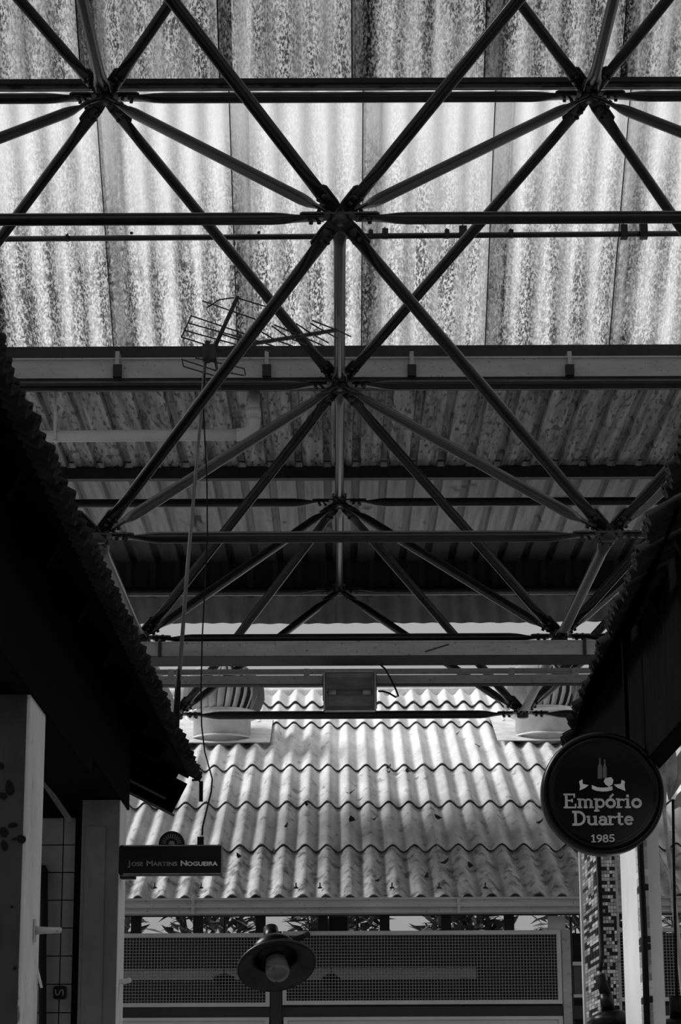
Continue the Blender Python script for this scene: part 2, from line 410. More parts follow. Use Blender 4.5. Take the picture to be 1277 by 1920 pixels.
MB().box((-3.7, YE+.0, zb-.015), (3.7, YE+.05, zb+.02)).build('rail', 'gutter_dk', ew)

# ------------------------------------------------------------------ SPACE FRAME (three stepped layers of tubes bolted to gusset plates)
A0 = 3.0; DX, YA, HB, HM, HT = 0.09947, 11.37656, 3.27534, 4.68094, 6.07961
HQ = HT + (HT-HM)
OFFX = {'b': 0, 'm': -0.07577, 't': -0.02214, 'q': -0.07577}
HZ = {'b': HB, 'm': HM, 't': HT, 'q': HQ}
ADJ = {('m', 0): -.0184, ('m', 2): .0195, ('m', 4): .021, ('m', 6): -.012, ('b', 3): .0135, ('b', 5): -.022}
def node(l, ix, iy):
    x = DX + ix*A0/2 + OFFX[l]
    if (l, ix, iy) == ('b', -1, 5): x += .05
    if (l, ix, iy) == ('b', 1, 5): x -= .037
    return Vector((x, YA + iy*A0/2, HZ[l] + ADJ.get((l, iy), 0) + CAM_Z))
sf = empty('space_frame', (4.6, 12.9, 0), 'dark steel tube space frame stepping up in bolted layers beneath the roofs', 'space frame')
TR = 0.0345
members = {}
def flat_tube(p, q, w_axis, r=TR, gap=.085):
    d = (q-p); L = d.length; d.normalize(); w_ = (w_axis - d*w_axis.dot(d)).normalized(); n_ = d.cross(w_)
    N = 14
    fl = [(gap, 1.42, .20), (gap+.10, 1.42, .20), (gap+.16, 1.30, .50), (gap+.22, 1.10, .86), (gap+.28, 1, 1)]
    st = fl + [(L-s, a, b) for s, a, b in fl[::-1]]
    vs = []; fs = []
    for s, a, b in st:
        for k in range(N):
            t = 2*math.pi*k/N
            vs.append(p + d*s + w_*(math.cos(t)*r*a) + n_*(math.sin(t)*r*b))
    for i in range(len(st)-1):
        for k in range(N): fs.append((i*N+k, i*N+(k+1) % N, (i+1)*N+(k+1) % N, (i+1)*N+k))
    fs += [tuple(range(N))[::-1], tuple(range((len(st)-1)*N, len(st)*N))]
    mb = MB(); mb.smooth = True; mb.add(vs, fs); return mb
NODES = {}
def member(a, b, kind):
    p, q = node(*a), node(*b); d = (q-p).normalized()
    wa = d.cross(Vector((0, 0, 1)))
    flat_tube(p, q, wa).build(kind, 'steel', sf)
    NODES.setdefault(a, []).append(d); NODES.setdefault(b, []).append(-d)
for iy in (0, 2, 4, 6):
    for ix in (-4, -2, 0, 2): member(('m', ix, iy), ('m', ix+2, iy), 'chord_tube')
for iy in (0, 2, 4):
    for ix in (-4, -2, 0, 2, 4): member(('m', ix, iy), ('m', ix, iy+2), 'chord_tube')
for iy in (1, 3, 5):
    for ix in (-3, -1, 1): member(('b', ix, iy), ('b', ix+2, iy), 'chord_tube')
for iy in (1, 3):
    for ix in (-3, -1, 1, 3): member(('b', ix, iy), ('b', ix, iy+2), 'chord_tube')
for iy in (1, 3, 5):
    for ix in (-3, -1, 1, 3):
        for sx in (-1, 1):
            for sy in (-1, 1): member(('b', ix, iy), ('m', ix+sx, iy+sy), 'diagonal_tube')
for iy in (-1, 1):
    for ix in (-3, -1, 1): member(('t', ix, iy), ('t', ix+2, iy), 'chord_tube')
for ix in (-3, -1, 1, 3):
    member(('t', ix, -1), ('t', ix, 1), 'chord_tube')
    for sx in (-1, 1):
        member(('t', ix, 1), ('m', ix+sx, 0), 'diagonal_tube'); member(('t', ix, 1), ('m', ix+sx, 2), 'diagonal_tube')
        member(('t', ix, -1), ('m', ix+sx, 0), 'diagonal_tube')
        member(('t', ix, 1), ('q', ix+sx, 0), 'diagonal_tube'); member(('t', ix, -1), ('q', ix+sx, 0), 'diagonal_tube')
for ix in (-4, -2, 0, 2): member(('q', ix, 0), ('q', ix+2, 0), 'chord_tube')
for key, dirs in NODES.items():
    c = node(*key); mb = MB(); bb = MB()
    mb.lathe([(.045, -.03), (.05, -.02), (.05, .02), (.045, .03)], 10, c)
    for d in dirs:
        wa = d.cross(Vector((0, 0, 1))).normalized(); n = d.cross(wa)
        side = 1 if n.z > 0 else -1
        n = n*side
        off = n*0.0125
        w0, w1 = .040, .056
        vs = []
        for s, w2 in ((.0, w0), (.10, w1), (.20, w1), (.215, w1*.7)):
            for k in (-1, 1):
                for h in (-.005, .005): vs.append(c + off + d*s + wa*(k*w2) + n*h)
        fs = []
        for i in range(3):
            a = i*4; b = a+4
            fs += [(a, a+2, b+2, b), (a+1, b+1, b+3, a+3), (a, b, b+1, a+1), (a+2, a+3, b+3, b+2)]
        fs += [(0, 1, 3, 2), (12, 14, 15, 13)]
        mb.add(vs, fs)
        for (bs, bw) in ((.112, .022), (.112+.05, -.020), (.155, .026)):
            b0 = c + d*bs + wa*bw
            bb.lathe([(.0115, -.022), (.0115, .026)], 6, b0, n)
    hub = mb.build('node_plate', 'plate', sf)
    tag(bb.build('bolt_cluster', 'bolt', hub), kind='stuff')
# columns carrying the frame, well outside the stalls
for ix in (-3, 3):
    for iy in (1, 5):
        b = node('b', ix, iy)
        MB().lathe([(.18, 0), (.18, .02), (.09, .02), (.09, b.z-.03)], 16, (b.x, b.y, 0)).build('column', 'steel', sf)

# ------------------------------------------------------------------ gutter under the translucent roof
gy = 14.42
z1, z0 = P(638, 670, gy).z, P(638, 706, gy).z
g1 = empty('roof_gutter', (0, gy, z0), 'long grey box gutter with strap brackets below the translucent roof', 'gutter')
mb = MB(); mb.box((-4.2, gy, z0), (4.2, gy+.004, z1)); mb.box((-4.2, gy, z0-.004), (4.2, gy+.17, z0)); mb.box((-4.2, gy+.166, z0), (4.2, gy+.17, z1))
mb.box((-4.2, gy-.010, z1-.012), (4.2, gy, z1)); mb.build('channel', 'gutter', g1)
for bx in (-58, 220, 500, 772, 1068, 1345):
    t = P(bx, 657, gy-.02); b = P(bx, 690, gy-.02)
    st = MB().box((t.x-.013, gy-.026, b.z), (t.x+.013, gy-.012, t.z)); st.box((t.x-.013, gy-.026, t.z-.006), (t.x+.013, gy+.19, t.z)).build('strap', 'gutter', g1)
    MB().box((b.x-.028, gy-.035, z0-.006), (b.x+.030, gy+.0, P(bx, 686, gy).z)).build('bracket_foot', 'bolt', g1)
MB().box((-4.2, gy+.01, z0-.05), (4.2, gy+.16, z0-.004)).build('soffit_plate', 'beam_black', g1)

# white downpipe under that gutter
py = 14.58
pa, pb, pt = P(60, 819, py), P(476, 815, py), P(476, 735, py)
dp = empty('drain_pipe', pb, 'off-white plastic drain pipe with an elbow, hung below the grey gutter', 'pipe')
r_ = .040
bend = [pb + Vector((-.10, 0, 0)).lerp(Vector((0, 0, .10)), t) for t in ()]
el = [Vector((pb.x-.09+.09*math.sin(a), py, pb.z+.09-.09*math.cos(a))) for a in [math.pi/2*i/8 for i in range(9)]]
MB().tube([pa-Vector((.15, 0, 0)), Vector((pb.x-.10, py, pb.z))], r_, 18).build('horizontal_pipe', 'pvc', dp)
MB().tube([Vector((pb.x-.115, py, pb.z))]+el+[Vector((pb.x, py, pb.z+.115))], r_*1.12, 18).build('elbow', 'pvc', dp)
MB().tube([Vector((pb.x, py, pb.z+.1)), Vector((pb.x, py, z0-.045))], r_, 18).build('vertical_pipe', 'pvc', dp)
MB().lathe([(r_*1.2, 0), (r_*1.2, .05)], 18, (pb.x, py, pb.z+.13)).build('collar', 'pvc', dp)
hx = P(105, 780, py).x
MB().box((hx-.009, py-.045, pb.z-.045), (hx+.009, py-.040, z0-.04)).box((hx-.009, py-.045, pb.z-.046), (hx+.009, py+.045, pb.z-.042)).build('hanger_strap', 'pvc', dp)

# ------------------------------------------------------------------ lower gutter at the bottom layer and the rail with the floodlight
gy = 15.70
z1, z0 = P(638, 1202, gy).z, P(638, 1229, gy).z
g2 = empty('box_gutter', (0, gy, z0), 'wide weathered grey box gutter crossing below the bottom tubes', 'gutter')
mb = MB(); mb.box((-5, gy, z0), (5, gy+.004, z1)); mb.box((-5, gy-.008, z1-.012), (5, gy, z1)); mb.build('front_face', 'gutter_dk', g2)
mb = MB(); mb.box((-5, gy+.002, z0-.004), (5, gy+.36, z0)); mb.box((-5, gy+.356, z0), (5, gy+.36, z1)); mb.build('trough', 'beam_black', g2)
for (bx) in (300, 1096):
    t = P(bx, 1215, gy); MB().box((t.x-.012, gy-.012, z0-.01), (t.x+.012, gy-.008, z1+.01)).build('joint_strap', 'beam_black', g2)
p = P(805, 1215, gy); MB().bar(P(797, 1222, gy-.004), P(842, 1208, gy-.004), .008, .004, (0, 1, 0)).build('crack_seal', 'beam_black', g2)
p = P(545, 1195, gy+.02); 
gy = 16.45
lz1, lz0 = P(638, 1266, gy).z, P(638, 1282, gy).z
g3 = empty('lighting_rail', (0, gy, lz0), 'grey channel rail crossing the hall, carrying the floodlight', 'rail')
MB().box((-5, gy, lz0), (5, gy+.005, lz1)).build('channel_web', 'gutter_dk', g3)
MB().box((-5, gy, lz0-.006), (5, gy+.09, lz0)).build('lower_flange', 'beam_black', g3)
u1, u0 = P(638, 1254, gy+.1).z, P(638, 1263, gy+.1).z
MB().box((-5, gy+.10, u0), (5, gy+.14, u1)).build('upper_angle', 'gutter_dk', g3)
for bx in (70, 320, 575, 960, 1080, 1350):
    x = P(bx, 1264, gy).x; MB().box((x-.02, gy+.004, lz1-.03), (x+.02, gy+.11, u0+.02)).build('spacer', 'gutter_dk', g3)

# floodlight on the rail
fy = gy - .16
a, b = P(608, 1259, fy), P(704, 1333, fy)
fl = empty('floodlight', ((a.x+b.x)/2, fy, b.z), 'rectangular grey floodlight with a tubular lamp, fixed to the channel rail', 'lamp')
mb = MB(); x0, x1, zz1, zz0 = a.x, b.x, a.z, b.z; xm = (x0+x1)/2; zm = (zz0+zz1)/2
t_ = .012
ins = .05
front = [(x0, fy, zz0), (x1, fy, zz0), (x1, fy, zz1), (x0, fy, zz1)]
back = [(x0+ins, fy+.13, zz0+.05), (x1-ins, fy+.13, zz0+.05), (x1-ins, fy+.13, zz1-.05), (x0+ins, fy+.13, zz1-.05)]
fi = [(x0+t_, fy+.002, zz0+t_), (x1-t_, fy+.002, zz0+t_), (x1-t_, fy+.002, zz1-t_), (x0+t_, fy+.002, zz1-t_)]
mb.add([Vector(v)+Vector((0, .004, 0)) for v in front]+[Vector(v)+Vector((0, .01, 0)) for v in back], [(4,5,6,7),(0,1,5,4),(1,2,6,5),(2,3,7,6),(3,0,4,7)])
mb.build('housing', 'flood', fl)
mb = MB(); bi = [(x0+.03, fy+.07, zz0+.05), (x1-.03, fy+.07, zz0+.05), (x1-.03, fy+.07, zz1-.05), (x0+.03, fy+.07, zz1-.05)]
mb.add(fi+bi, [(4,5,6,7),(0,1,5,4),(1,2,6,5),(2,3,7,6),(3,0,4,7)]); mb.build('reflector', 'flood', fl)
rim = MB()
for p_, q_ in ((0, 1), (1, 2), (2, 3), (3, 0)): rim.bar(front[p_], front[q_], .012, .014)
rim.build('rim', 'flood_rim', fl)
tb = MB().tube([(x0+.03, fy+.045, zm), (x0+.085, fy+.045, zm)], .019, 12).build('lamp_socket', 'flood_rim', fl)
MB().tube([(x1-.09, fy+.045, zm), (x1-.03, fy+.045, zm)], .019, 12).build('lamp_socket', 'flood_rim', fl)
MB().tube([(x0+.085, fy+.045, zm), (x0+.10, fy+.045, zm), (x0+.13, fy+.045, zm), (x1-.13, fy+.045, zm), (x1-.09, fy+.045, zm)], [.008, .014, .016, .016, .012], 12).build('lamp_tube', 'glass', fl)
MB().box((x1+.006, fy+.02, zm-.12), (x1+.012, fy+.06, zz1-.02)).box((x0-.012, fy+.02, zm-.06), (x0-.006, fy+.06, zz1-.02)).box((x0-.012, fy+.05, zz1-.04), (x1+.012, gy+.0, zz1-.03)).build('yoke', 'beam_black', fl)
cab = [P(714, 1247, 15.95), P(722, 1254, 16.1), P(734, 1275, 16.36), P(742, 1292, 16.38), P(747, 1305, 16.38), P(742, 1307, 16.36), P(730, 1300, 16.36), P(718, 1296, 16.36), P(709, 1296, 16.36)]
tag(MB().tube(cab, .007, 6).build('power_cable', 'black_matt'), 'thin black cable drooping from the box gutter to the floodlight', 'cable')

# ------------------------------------------------------------------ FAR BUILDING: fibre-cement roof
SL = 21.5; TS = math.tan(math.radians(SL))
EY = 17.20; EZ = P(638, 1681, EY).z
fr = empty('roof_far', (0, EY, EZ), 'grey corrugated fibre-cement roof of the low building beyond the space frame', None, None, 'structure')
def roofY(px, py):                       # pixel -> point on the far roof plane
    d = ray(px, py); s = (EZ - CAM_Z - TS*EY)/(d.z - TS*d.y); return Vector((d.x*s, d.y*s, d.z*s + CAM_Z))
lines = [roofY(638, y).y for y in (1592, 1513, 1446, 1368)]
ys = [EY-.03] + lines + [24.05]
RS = Matrix.Rotation(math.radians(SL), 4, 'X')
fw = wave_prof(PITCHW*5.2, PITCHW, .030, 12)
nrm = Vector((0, -math.sin(math.radians(SL)), math.cos(math.radians(SL))))
kinds = [['fibro_dk'], ['fibro'], ['fibro'], ['fibro'], ['fibro_lt']]
for c in range(5):
    ln = (ys[c+1]-ys[c])/math.cos(math.radians(SL)) + (.16 if c < 4 else 0)
    mes = {k: sheet_mesh('roof_sheet', fw, ln, .007, 2, k) for k in (['fibro_dk'] if c == 0 else ['fibro', 'fibro_lt'] if c == 3 else kinds[c])}
    for i in range(-6, 7):
        k = kinds[c][0]
        if c == 3 and i in (0, 1): k = 'fibro_lt'
        y = ys[c]
        pos = Vector((i*PITCHW*5-.085, y, EZ + TS*(y-EY))) + nrm*(.014*(c) - .0 + (.005 if i % 2 else 0))
        me = mes.get(k) or list(mes.values())[0]
        tilt = Matrix.Rotation(-math.radians(.35), 4, 'X')
        link('roof_sheet', me, None, fr, Matrix.Translation(pos) @ RS @ tilt)
# ridge: corrugated ridge caps
ry = 24.05; rz = EZ + TS*(ry-EY)
cap_a = sheet_mesh('ridge_cap', fw, .62, .008, 1, 'fibro_lt')
for i in range(-6, 7):
    link('ridge_cap', cap_a, None, fr, Matrix.Translation(Vector((i*PITCHW*5-.085, ry-.45, EZ+TS*(ry-.45-EY))) + nrm*(.085+(.005 if i % 2 else 0))) @ RS)
MB().tube([(-5.3, ry+.12, rz+.11), (5.3, ry+.12, rz+.11)], .07, 12).build('ridge_roll', 'fibro_lt', fr)
# hook bolts along the eave course
for k, px in enumerate((290, 377, 555, 600, 735, 823, 910)):
    p = roofY(px, 1672) + nrm*.03
    MB().lathe([(.022, 0), (.006, .012), (.006, .04)], 8, p, nrm).build('hook_bolt', 'bolt', fr)
# pale wall behind the ridge
wz0, wz1 = 2.0, P(638, 1281, 24.9).z
wb = MB().box((-9, 24.9, 4.3), (9, 25.1, wz1)).build('wall_back', 'white_wall'); tag(wb, 'pale streaked wall standing behind the far roof ridge', None, None, 'structure')
for x in (-8.8, 0, 8.8): MB().box((x-.1, 24.92, 0), (x+.1, 25.08, 4.3)).build('pier', 'inside', wb)
MB().box((-9, 24.87, wz1), (9, 25.13, wz1+.02)).build('coping', 'fascia', wb)

_xs = [-5.3 + .0177*i for i in range(599)]
_top = [(x, EZ + TS*.03 - .013 + .030*math.cos(2*math.pi*(x+.085)/PITCHW)) for x in _xs]
_ef = MB(); _n = len(_top)
_ef.add([(x, EY+.03, z) for x, z in _top] + [(x, EY+.03, EZ-.12) for x, z in _top], [(i, i+1, _n+i+1, _n+i) for i in range(_n-1)])
_ef.build('eave_fill', 'fibro_dk', fr)
# eave gutter of the far building: moulded profile
ge = empty('eave_gutter', (0, EY-.12, EZ-.1), 'moulded grey eave gutter along the far corrugated roof', 'gutter')
gy = EY - .10
def zz(y): return P(638, y, gy).z
prof = [(0.0, zz(1683)), (-.012, zz(1683)), (-.012, zz(1687)), (0, zz(1689)), (0, zz(1692)), (-.018, zz(1693)), (-.018, zz(1701)), (.004, zz(1703)), (.004, zz(1706)), (-.010, zz(1707)), (-.010, zz(1712)), (.10, zz(1713)), (.10, zz(1683))]
mb = MB(); mb.prism([(y, z) for y, z in prof], (0, 1, 0), (0, 0, 1), ((-6, gy, 0), (12, 0, 0))); mb.build('moulded_channel', 'gutter', ge)
for px in (860, 362, 1260):
    x = P(px, 1700, gy).x; MB().box((x-.012, gy-.024, zz(1713)), (x+.012, gy-.012, zz(1685))).build('joint_cover', 'gutter', ge)

# ------------------------------------------------------------------ far building: wall front with posts, mesh windows and infill panels
wf = empty('wall_front', (0, 17.3, 0), 'front of the low building with dark posts, mesh windows and pale panels', None, None, 'structure')
WY = 17.30
def X_(px, Y=WY): return P(px, 1800, Y).x
def Z_(py, Y=WY): return P(638, py, Y).z
for px in (16, 134, 253, 370, 488, 606, 722, 838, 957, 1190, 1310, 1430):
    x = X_(px); MB().box((x-.037, WY+.02, Z_(1756)), (x+.037, WY+.09, EZ+.02)).build('post', 'post_dk', wf)
MB().box((-6, WY-.02, Z_(1716)), (6, WY+.10, EZ-.02)).build('wall_plate', 'post_dk', wf)
for (a_, b_) in ((508, 528), (1054, 1070)):
    MB().box((X_(a_), WY-.02, 0), (X_(b_), WY+.08, Z_(1746))).build('stud', 'rail_dk' if a_ == 508 else 'gutter_dk', wf)
MB().box((X_(1071), WY+.02, 0), (X_(1075), WY+.07, Z_(1720))).build('stud', 'rail_dk', wf)
MB().box((-6, WY-.01, Z_(1912)), (6, WY+.07, Z_(1888))).build('mid_rail', 'rail_dk', wf)
for k, (a_, b_) in enumerate(((-700, -120), (-110, 505), (532, 1052), (1100, 1700))):
    p_ = MB().box((X_(a_), WY, .25), (X_(b_), WY+.03, Z_(1913))).build('infill_panel', 'panel', wf)
    fm = MB(); 
    for (q0, q1) in (((X_(a_), Z_(1913)), (X_(b_), Z_(1907))),): fm.box((q0[0], WY-.014, q0[1]), (q1[0], WY-.0, q1[1]))
    fm.box((X_(b_)-.03, WY-.014, .25), (X_(b_), WY, Z_(1913))); fm.box((X_(a_), WY-.014, .25), (X_(a_)+.03, WY, Z_(1913)))
    fm.build('panel_frame', 'rail', wf)
MB().box((-6, WY-.03, 0), (6, WY+.10, .25)).build('plinth', 'plaster', wf)
MB().box((X_(1030), WY-.0, Z_(1746)), (X_(1062), WY+.05, Z_(1719))).build('junction_box', 'rail', wf)
MB().box((X_(1076), WY+.03, Z_(1872)), (X_(1100), WY+.2, Z_(1806))).build('store_box', 'plaster', wf)
MB().box((X_(1074), WY+.01, Z_(1812)), (X_(1100), WY+.03, Z_(1805))).build('shelf_edge', 'rail', wf)
MB().box((X_(1074), WY+.01, Z_(1872)), (X_(1100), WY+.03, Z_(1866))).build('shelf_edge', 'rail', wf)
def mesh_window(n, a_, b_, t_, bt, label):
    wn = empty('window_%d' % n, (X_((a_+b_)/2), WY, Z_(bt)), label, None, None, 'structure')
    x0, x1, z0, z1 = X_(a_), X_(b_), Z_(bt), Z_(t_); fw_ = .030
    for nm, bx in (('top_rail', ((x0, WY-.02, z1-fw_), (x1, WY+.015, z1))), ('bottom_rail', ((x0, WY-.02, z0), (x1, WY+.015, z0+fw_))),
                   ('stile', ((x0, WY-.02, z0+fw_), (x0+fw_, WY+.015, z1-fw_))), ('stile', ((x1-fw_, WY-.02, z0+fw_), (x1, WY+.015, z1-fw_)))):
        MB().box(*bx).build(nm, 'rail', wn)
    mb = MB(); g = .0232; n_ = int((x1-x0)/g)
    for i in range(1, n_): mb.box((x0+i*g-.0016, WY-.004, z0+.01), (x0+i*g+.0016, WY+.0, z1-.01))
    for j in range(1, int((z1-z0)/g)): mb.box((x0+.01, WY-.006, z0+j*g-.0016), (x1-.01, WY-.002, z0+j*g+.0016))
    tag(mb.build('wire_mesh', 'wire', wn), kind='stuff')
mesh_window(1, -110, 506, 1749, 1887, 'wire mesh window beside the worn pillar, pale metal frame')
mesh_window(2, 530, 1052, 1746, 1884, 'wide wire mesh window in a pale metal frame behind the big lamp')
mesh_window(3, 1100, 1700, 1742, 1880, 'wire mesh window behind the mosaic pillars')
# interior
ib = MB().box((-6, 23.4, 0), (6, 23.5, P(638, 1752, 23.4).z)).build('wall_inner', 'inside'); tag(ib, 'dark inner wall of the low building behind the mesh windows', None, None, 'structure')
bx0, bx1 = P(-150, 1838, 18.6), P(893, 1814, 18.6)
bmx = empty('inner_beam', ((bx0.x+bx1.x)/2, 18.6, bx0.z), 'long pale beam inside the low building, seen through the wire mesh', 'beam')
MB().box((bx0.x, 18.6, bx0.z), (bx1.x, 18.68, P(638, 1819, 18.6).z)).build('beam_face', 'panel', bmx)
MB().box((bx0.x, 18.59, P(638, 1817.5, 18.6).z), (bx1.x, 18.70, bx1.z)).build('top_lip', 'panel', bmx)
for x in (bx0.x+.1, bx1.x-.1): MB().box((x-.03, 18.62, 0), (x+.03, 18.68, bx0.z)).build('leg', 'inside', bmx)
for k, (px, py, wpx, lab) in enumerate(((420, 1843, 44, 'dark rounded pot hung before the inner beam, next to the big lamp shade'), (621, 1843, 38, 'dark squat pot hung before the inner beam, right behind the wide mesh window'))):
    c = P(px, py, 18.45); r = wpx/2*18.7/F_PX
    o = empty('hanging_pot', c, lab, 'pot', 'pots hung inside the low building')
    MB().lathe([(r*.7, -.06), (r, -.02), (r, .015), (r*.8, .05), (r*.3, .07)], 20, c).build('pot_body', 'black_matt', o)
    MB().tube([c+Vector((0, 0, .06)), c+Vector((0, 0, EZ+TS*1.2-c.z-.05))], .004, 6).build('cord', 'black_matt', o)

# ------------------------------------------------------------------ shrubs beyond the open strip under the far eave
def leaf_verts(c, d, n, L, W):
    s = d.cross(n).normalized()
    return [c, c+d*L*.45+s*W/2+n*W*.12, c+d*L, c+d*L*.45-s*W/2+n*W*.12]
for k in range(11):
    cx = -7.1 + k*1.42 + random.uniform(-.05, .05); cy = 26.6 + random.uniform(-.4, .6); h = random.uniform(4.0, 4.7)
    sh = empty('shrub', (cx, cy, 0), 'leafy shrub growing behind the low building, seen through the strip under its eave', 'shrub', 'shrubs behind the low building')
    mb = MB()
    for q in range(5):
        a = random.uniform(0, 6.28); mb.tube([(cx, cy, 0), (cx+.15*math.cos(a), cy+.15*math.sin(a), h*.5), (cx+.45*math.cos(a), cy+.45*math.sin(a), h*.9)], [.03, .022, .008], 6)
    mb.build('stem', 'deadleaf', sh)
    lb = MB()
    for q in range(1000):
        a = random.uniform(0, 6.28); rr = .50*math.sqrt(random.random()); z = random.uniform(2.4, h)
        rr *= 1.0 if z < h-.6 else max(.25, (h-z)/.6)
        d = Vector((math.cos(a+random.uniform(-1, 1)), math.sin(a+random.uniform(-1, 1)), random.uniform(-.6, .9))).normalized()
        n = Vector((random.uniform(-.5, .5), random.uniform(-.5, .5), 1)).normalized(); n = (n-d*n.dot(d)).normalized()
        v = leaf_verts(Vector((cx+rr*math.cos(a), cy+rr*math.sin(a), z)), d, n, random.uniform(.16, .34), random.uniform(.07, .13))
        lb.add(v, [(0, 1, 2), (0, 2, 3)])
    tag(lb.build('foliage', 'leaf', sh), kind='stuff')

# ------------------------------------------------------------------ turbine ventilators on the far roof
def turbine(px, py, label):
    base = roofY(px, py); Zd = (base-Vector((0, 0, CAM_Z))).dot(_F); k = Zd/F_PX
    rd = 54*k; rt = 80*k
    t = empty('turbine_vent', base, label, 'vent', 'turbine vents on the far roof')
    c = base + Vector((0, 0, .06))
    z0 = -.02; z1 = 40*k - .02
    MB().lathe([(rd*1.0, z0-.10), (rd, z1-.02), (rd*1.04, z1-.015), (rd*1.04, z1)], 40, c).build('drum', 'zinc', t)
    # flashing sheet lying on the waves
    fm = MB(); hw = 92*k
    fm.add([Vector((base.x+x, base.y+y, base.z+TS*y))+nrm*hh for hh in (.075, .083) for x, y in ((-hw, -.30), (hw, -.30), (hw, .75), (-hw, .75))],
           [(3,2,1,0),(4,5,6,7),(0,1,5,4),(1,2,6,5),(2,3,7,6),(3,0,4,7)])
    fm.build('flashing', 'flash', t)
    MB().lathe([(rd*1.12, -.01), (rd*1.12, .0), (rd*1.0, .02), (rd*1.0, -.01)], 40, c+Vector((0, 0, z0-.0)), close=True).build('drum_ring', 'flash', t)
    # head
    hz = z1 + .03; H = 100*k
    def rad(u): return rt*(.80 + .20*math.sin(math.pi*min(1, u*1.25+.05)*.5) if u < .5 else math.cos((u-.5)*math.pi*.78)) if True else 0
    MB().lathe([(rt*.80, hz-.03), (rt*.84, hz), (rt*.84, hz+.025), (rt*.78, hz+.03)], 40, c).build('bottom_ring', 'zinc', t)
    MB().lathe([(rt*.34, hz+H-.03), (rt*.30, hz+H+.02), (rt*.05, hz+H+.035)], 30, c).build('top_cap', 'zinc', t)
    MB().lathe([(rt*.60, hz+.02), (rt*.70, hz+H*.3), (rt*.62, hz+H*.65), (rt*.28, hz+H-.02)], 24, c).build('inner_core', 'rail_dk', t)
    nv = 30; vs = []; fs = []
    prof = [(0, .82), (.12, .92), (.3, 1.0), (.5, .99), (.7, .87), (.88, .62), (1.0, .34)]
    for i, (u, rr) in enumerate(prof):
        a = .16*u
        for dr, da in ((0, 0), (-.10, .17)):
            r = rt*(rr+dr); vs.append((r*math.cos(a+da), r*math.sin(a+da), u*H))
    for i in range(len(prof)-1): fs.append((2*i, 2*i+1, 2*i+3, 2*i+2))
    mb = MB(); mb.smooth = True; mb.add(vs, fs); me = mb.mesh('vane', ['zinc_vane'])
    for i in range(nv):
        link('vane', me, None, t, Matrix.Translation(c+Vector((0, 0, hz))) @ Matrix.Rotation(2*math.pi*i/nv, 4, 'Z'))
turbine(416, 1394, 'galvanised turbine vent on the far roof, near the antenna cable')
turbine(1021, 1390, 'galvanised turbine vent on the far roof, above the round black sign')

# ------------------------------------------------------------------ fallen leaves on the far roof
for (px, py, s, rz) in ((657, 1497, 13, .4), (660, 1549, 15, 1.8), (702, 1547, 9, .2), (822, 1545, 13, 2.4), (834, 1629, 15, .8), (882, 1636, 12, 2), (729, 1449, 10, 1), (730, 1457, 8, .2), (765, 1456, 13, 1.6), (855, 1387, 10, .5), (896, 1410, 9, 2.6), (512, 1610, 9, 1.2), (537, 1560, 8, 1.2), (448, 1618, 10, 2.2), (1012, 1553, 12, .6), (1052, 1620, 8, .3), (710, 1663, 13, .8), (575, 1520, 7, 2.2), (800, 1655, 9, 1.3)):
    c = roofY(px, py); k = (c-Vector((0, 0, CAM_Z))).dot(_F)/F_PX
    L = s*k*1.5; mb = MB()
    d = (Matrix.Rotation(rz, 3, nrm) @ Vector((1, 0, 0))); s_ = nrm.cross(d)
    o = c + nrm*.035
    pr = [(-.5, 0, .02), (-.2, .28, .0), (.2, .22, .012), (.5, 0, .035), (.2, -.22, .02), (-.2, -.28, .008), (0, 0, -.004)]
    vs = [o + d*(a*L) + s_*(b*L) + nrm*(h_+.012) for a, b, h_ in pr]
    vs += [v - nrm*.003 for v in vs]
    f6 = [(6, i, (i+1) % 6) for i in range(6)]
    mb.add(vs, f6 + [tuple(7+q for q in f)[::-1] for f in f6] + [(i, 7+i, 7+(i+1) % 6, (i+1) % 6) for i in range(6)])
    tag(mb.build('fallen_leaf', 'deadleaf'), 'dark dry leaf fallen on the grey corrugated roof', 'leaf', 'fallen leaves on the far roof')

# ------------------------------------------------------------------ STALL ROOFS left and right of the alley (barrel tiles over dark boards)
EH = CAM_Z + 1.90
SLT = 0.51
def tile_mesh(name, r0, r1, L, up):
    mb = MB(); n = 8; vs = []; fs = []
    for (r, y) in ((r0, 0), (r1, L)):
        for t in (0, -.013):
            for i in range(n+1):
                a = math.pi*i/n
                z = math.sin(a)*(r+t); x = math.cos(a)*(r+t)
                vs.append((x, y, z if up else -z))
    m = n+1
    for i in range(n):
        fs += [(i, i+1, 2*m+i+1, 2*m+i), (m+i, 3*m+i, 3*m+i+1, m+i+1), (i, m+i, m+i+1, i+1), (2*m+i, 2*m+i+1, 3*m+i+1, 3*m+i)]
    fs += [(0, 2*m, 3*m, m), (n, m+n, 3*m+n, 2*m+n)]
    mb.smooth = True; mb.add(vs, fs); return mb.mesh(name, ['tile'])
cover_me = tile_mesh('cover_tile', .044, .038, .44, True); pan_me = tile_mesh('pan_tile', .038, .044, .44, False)
TP = .10
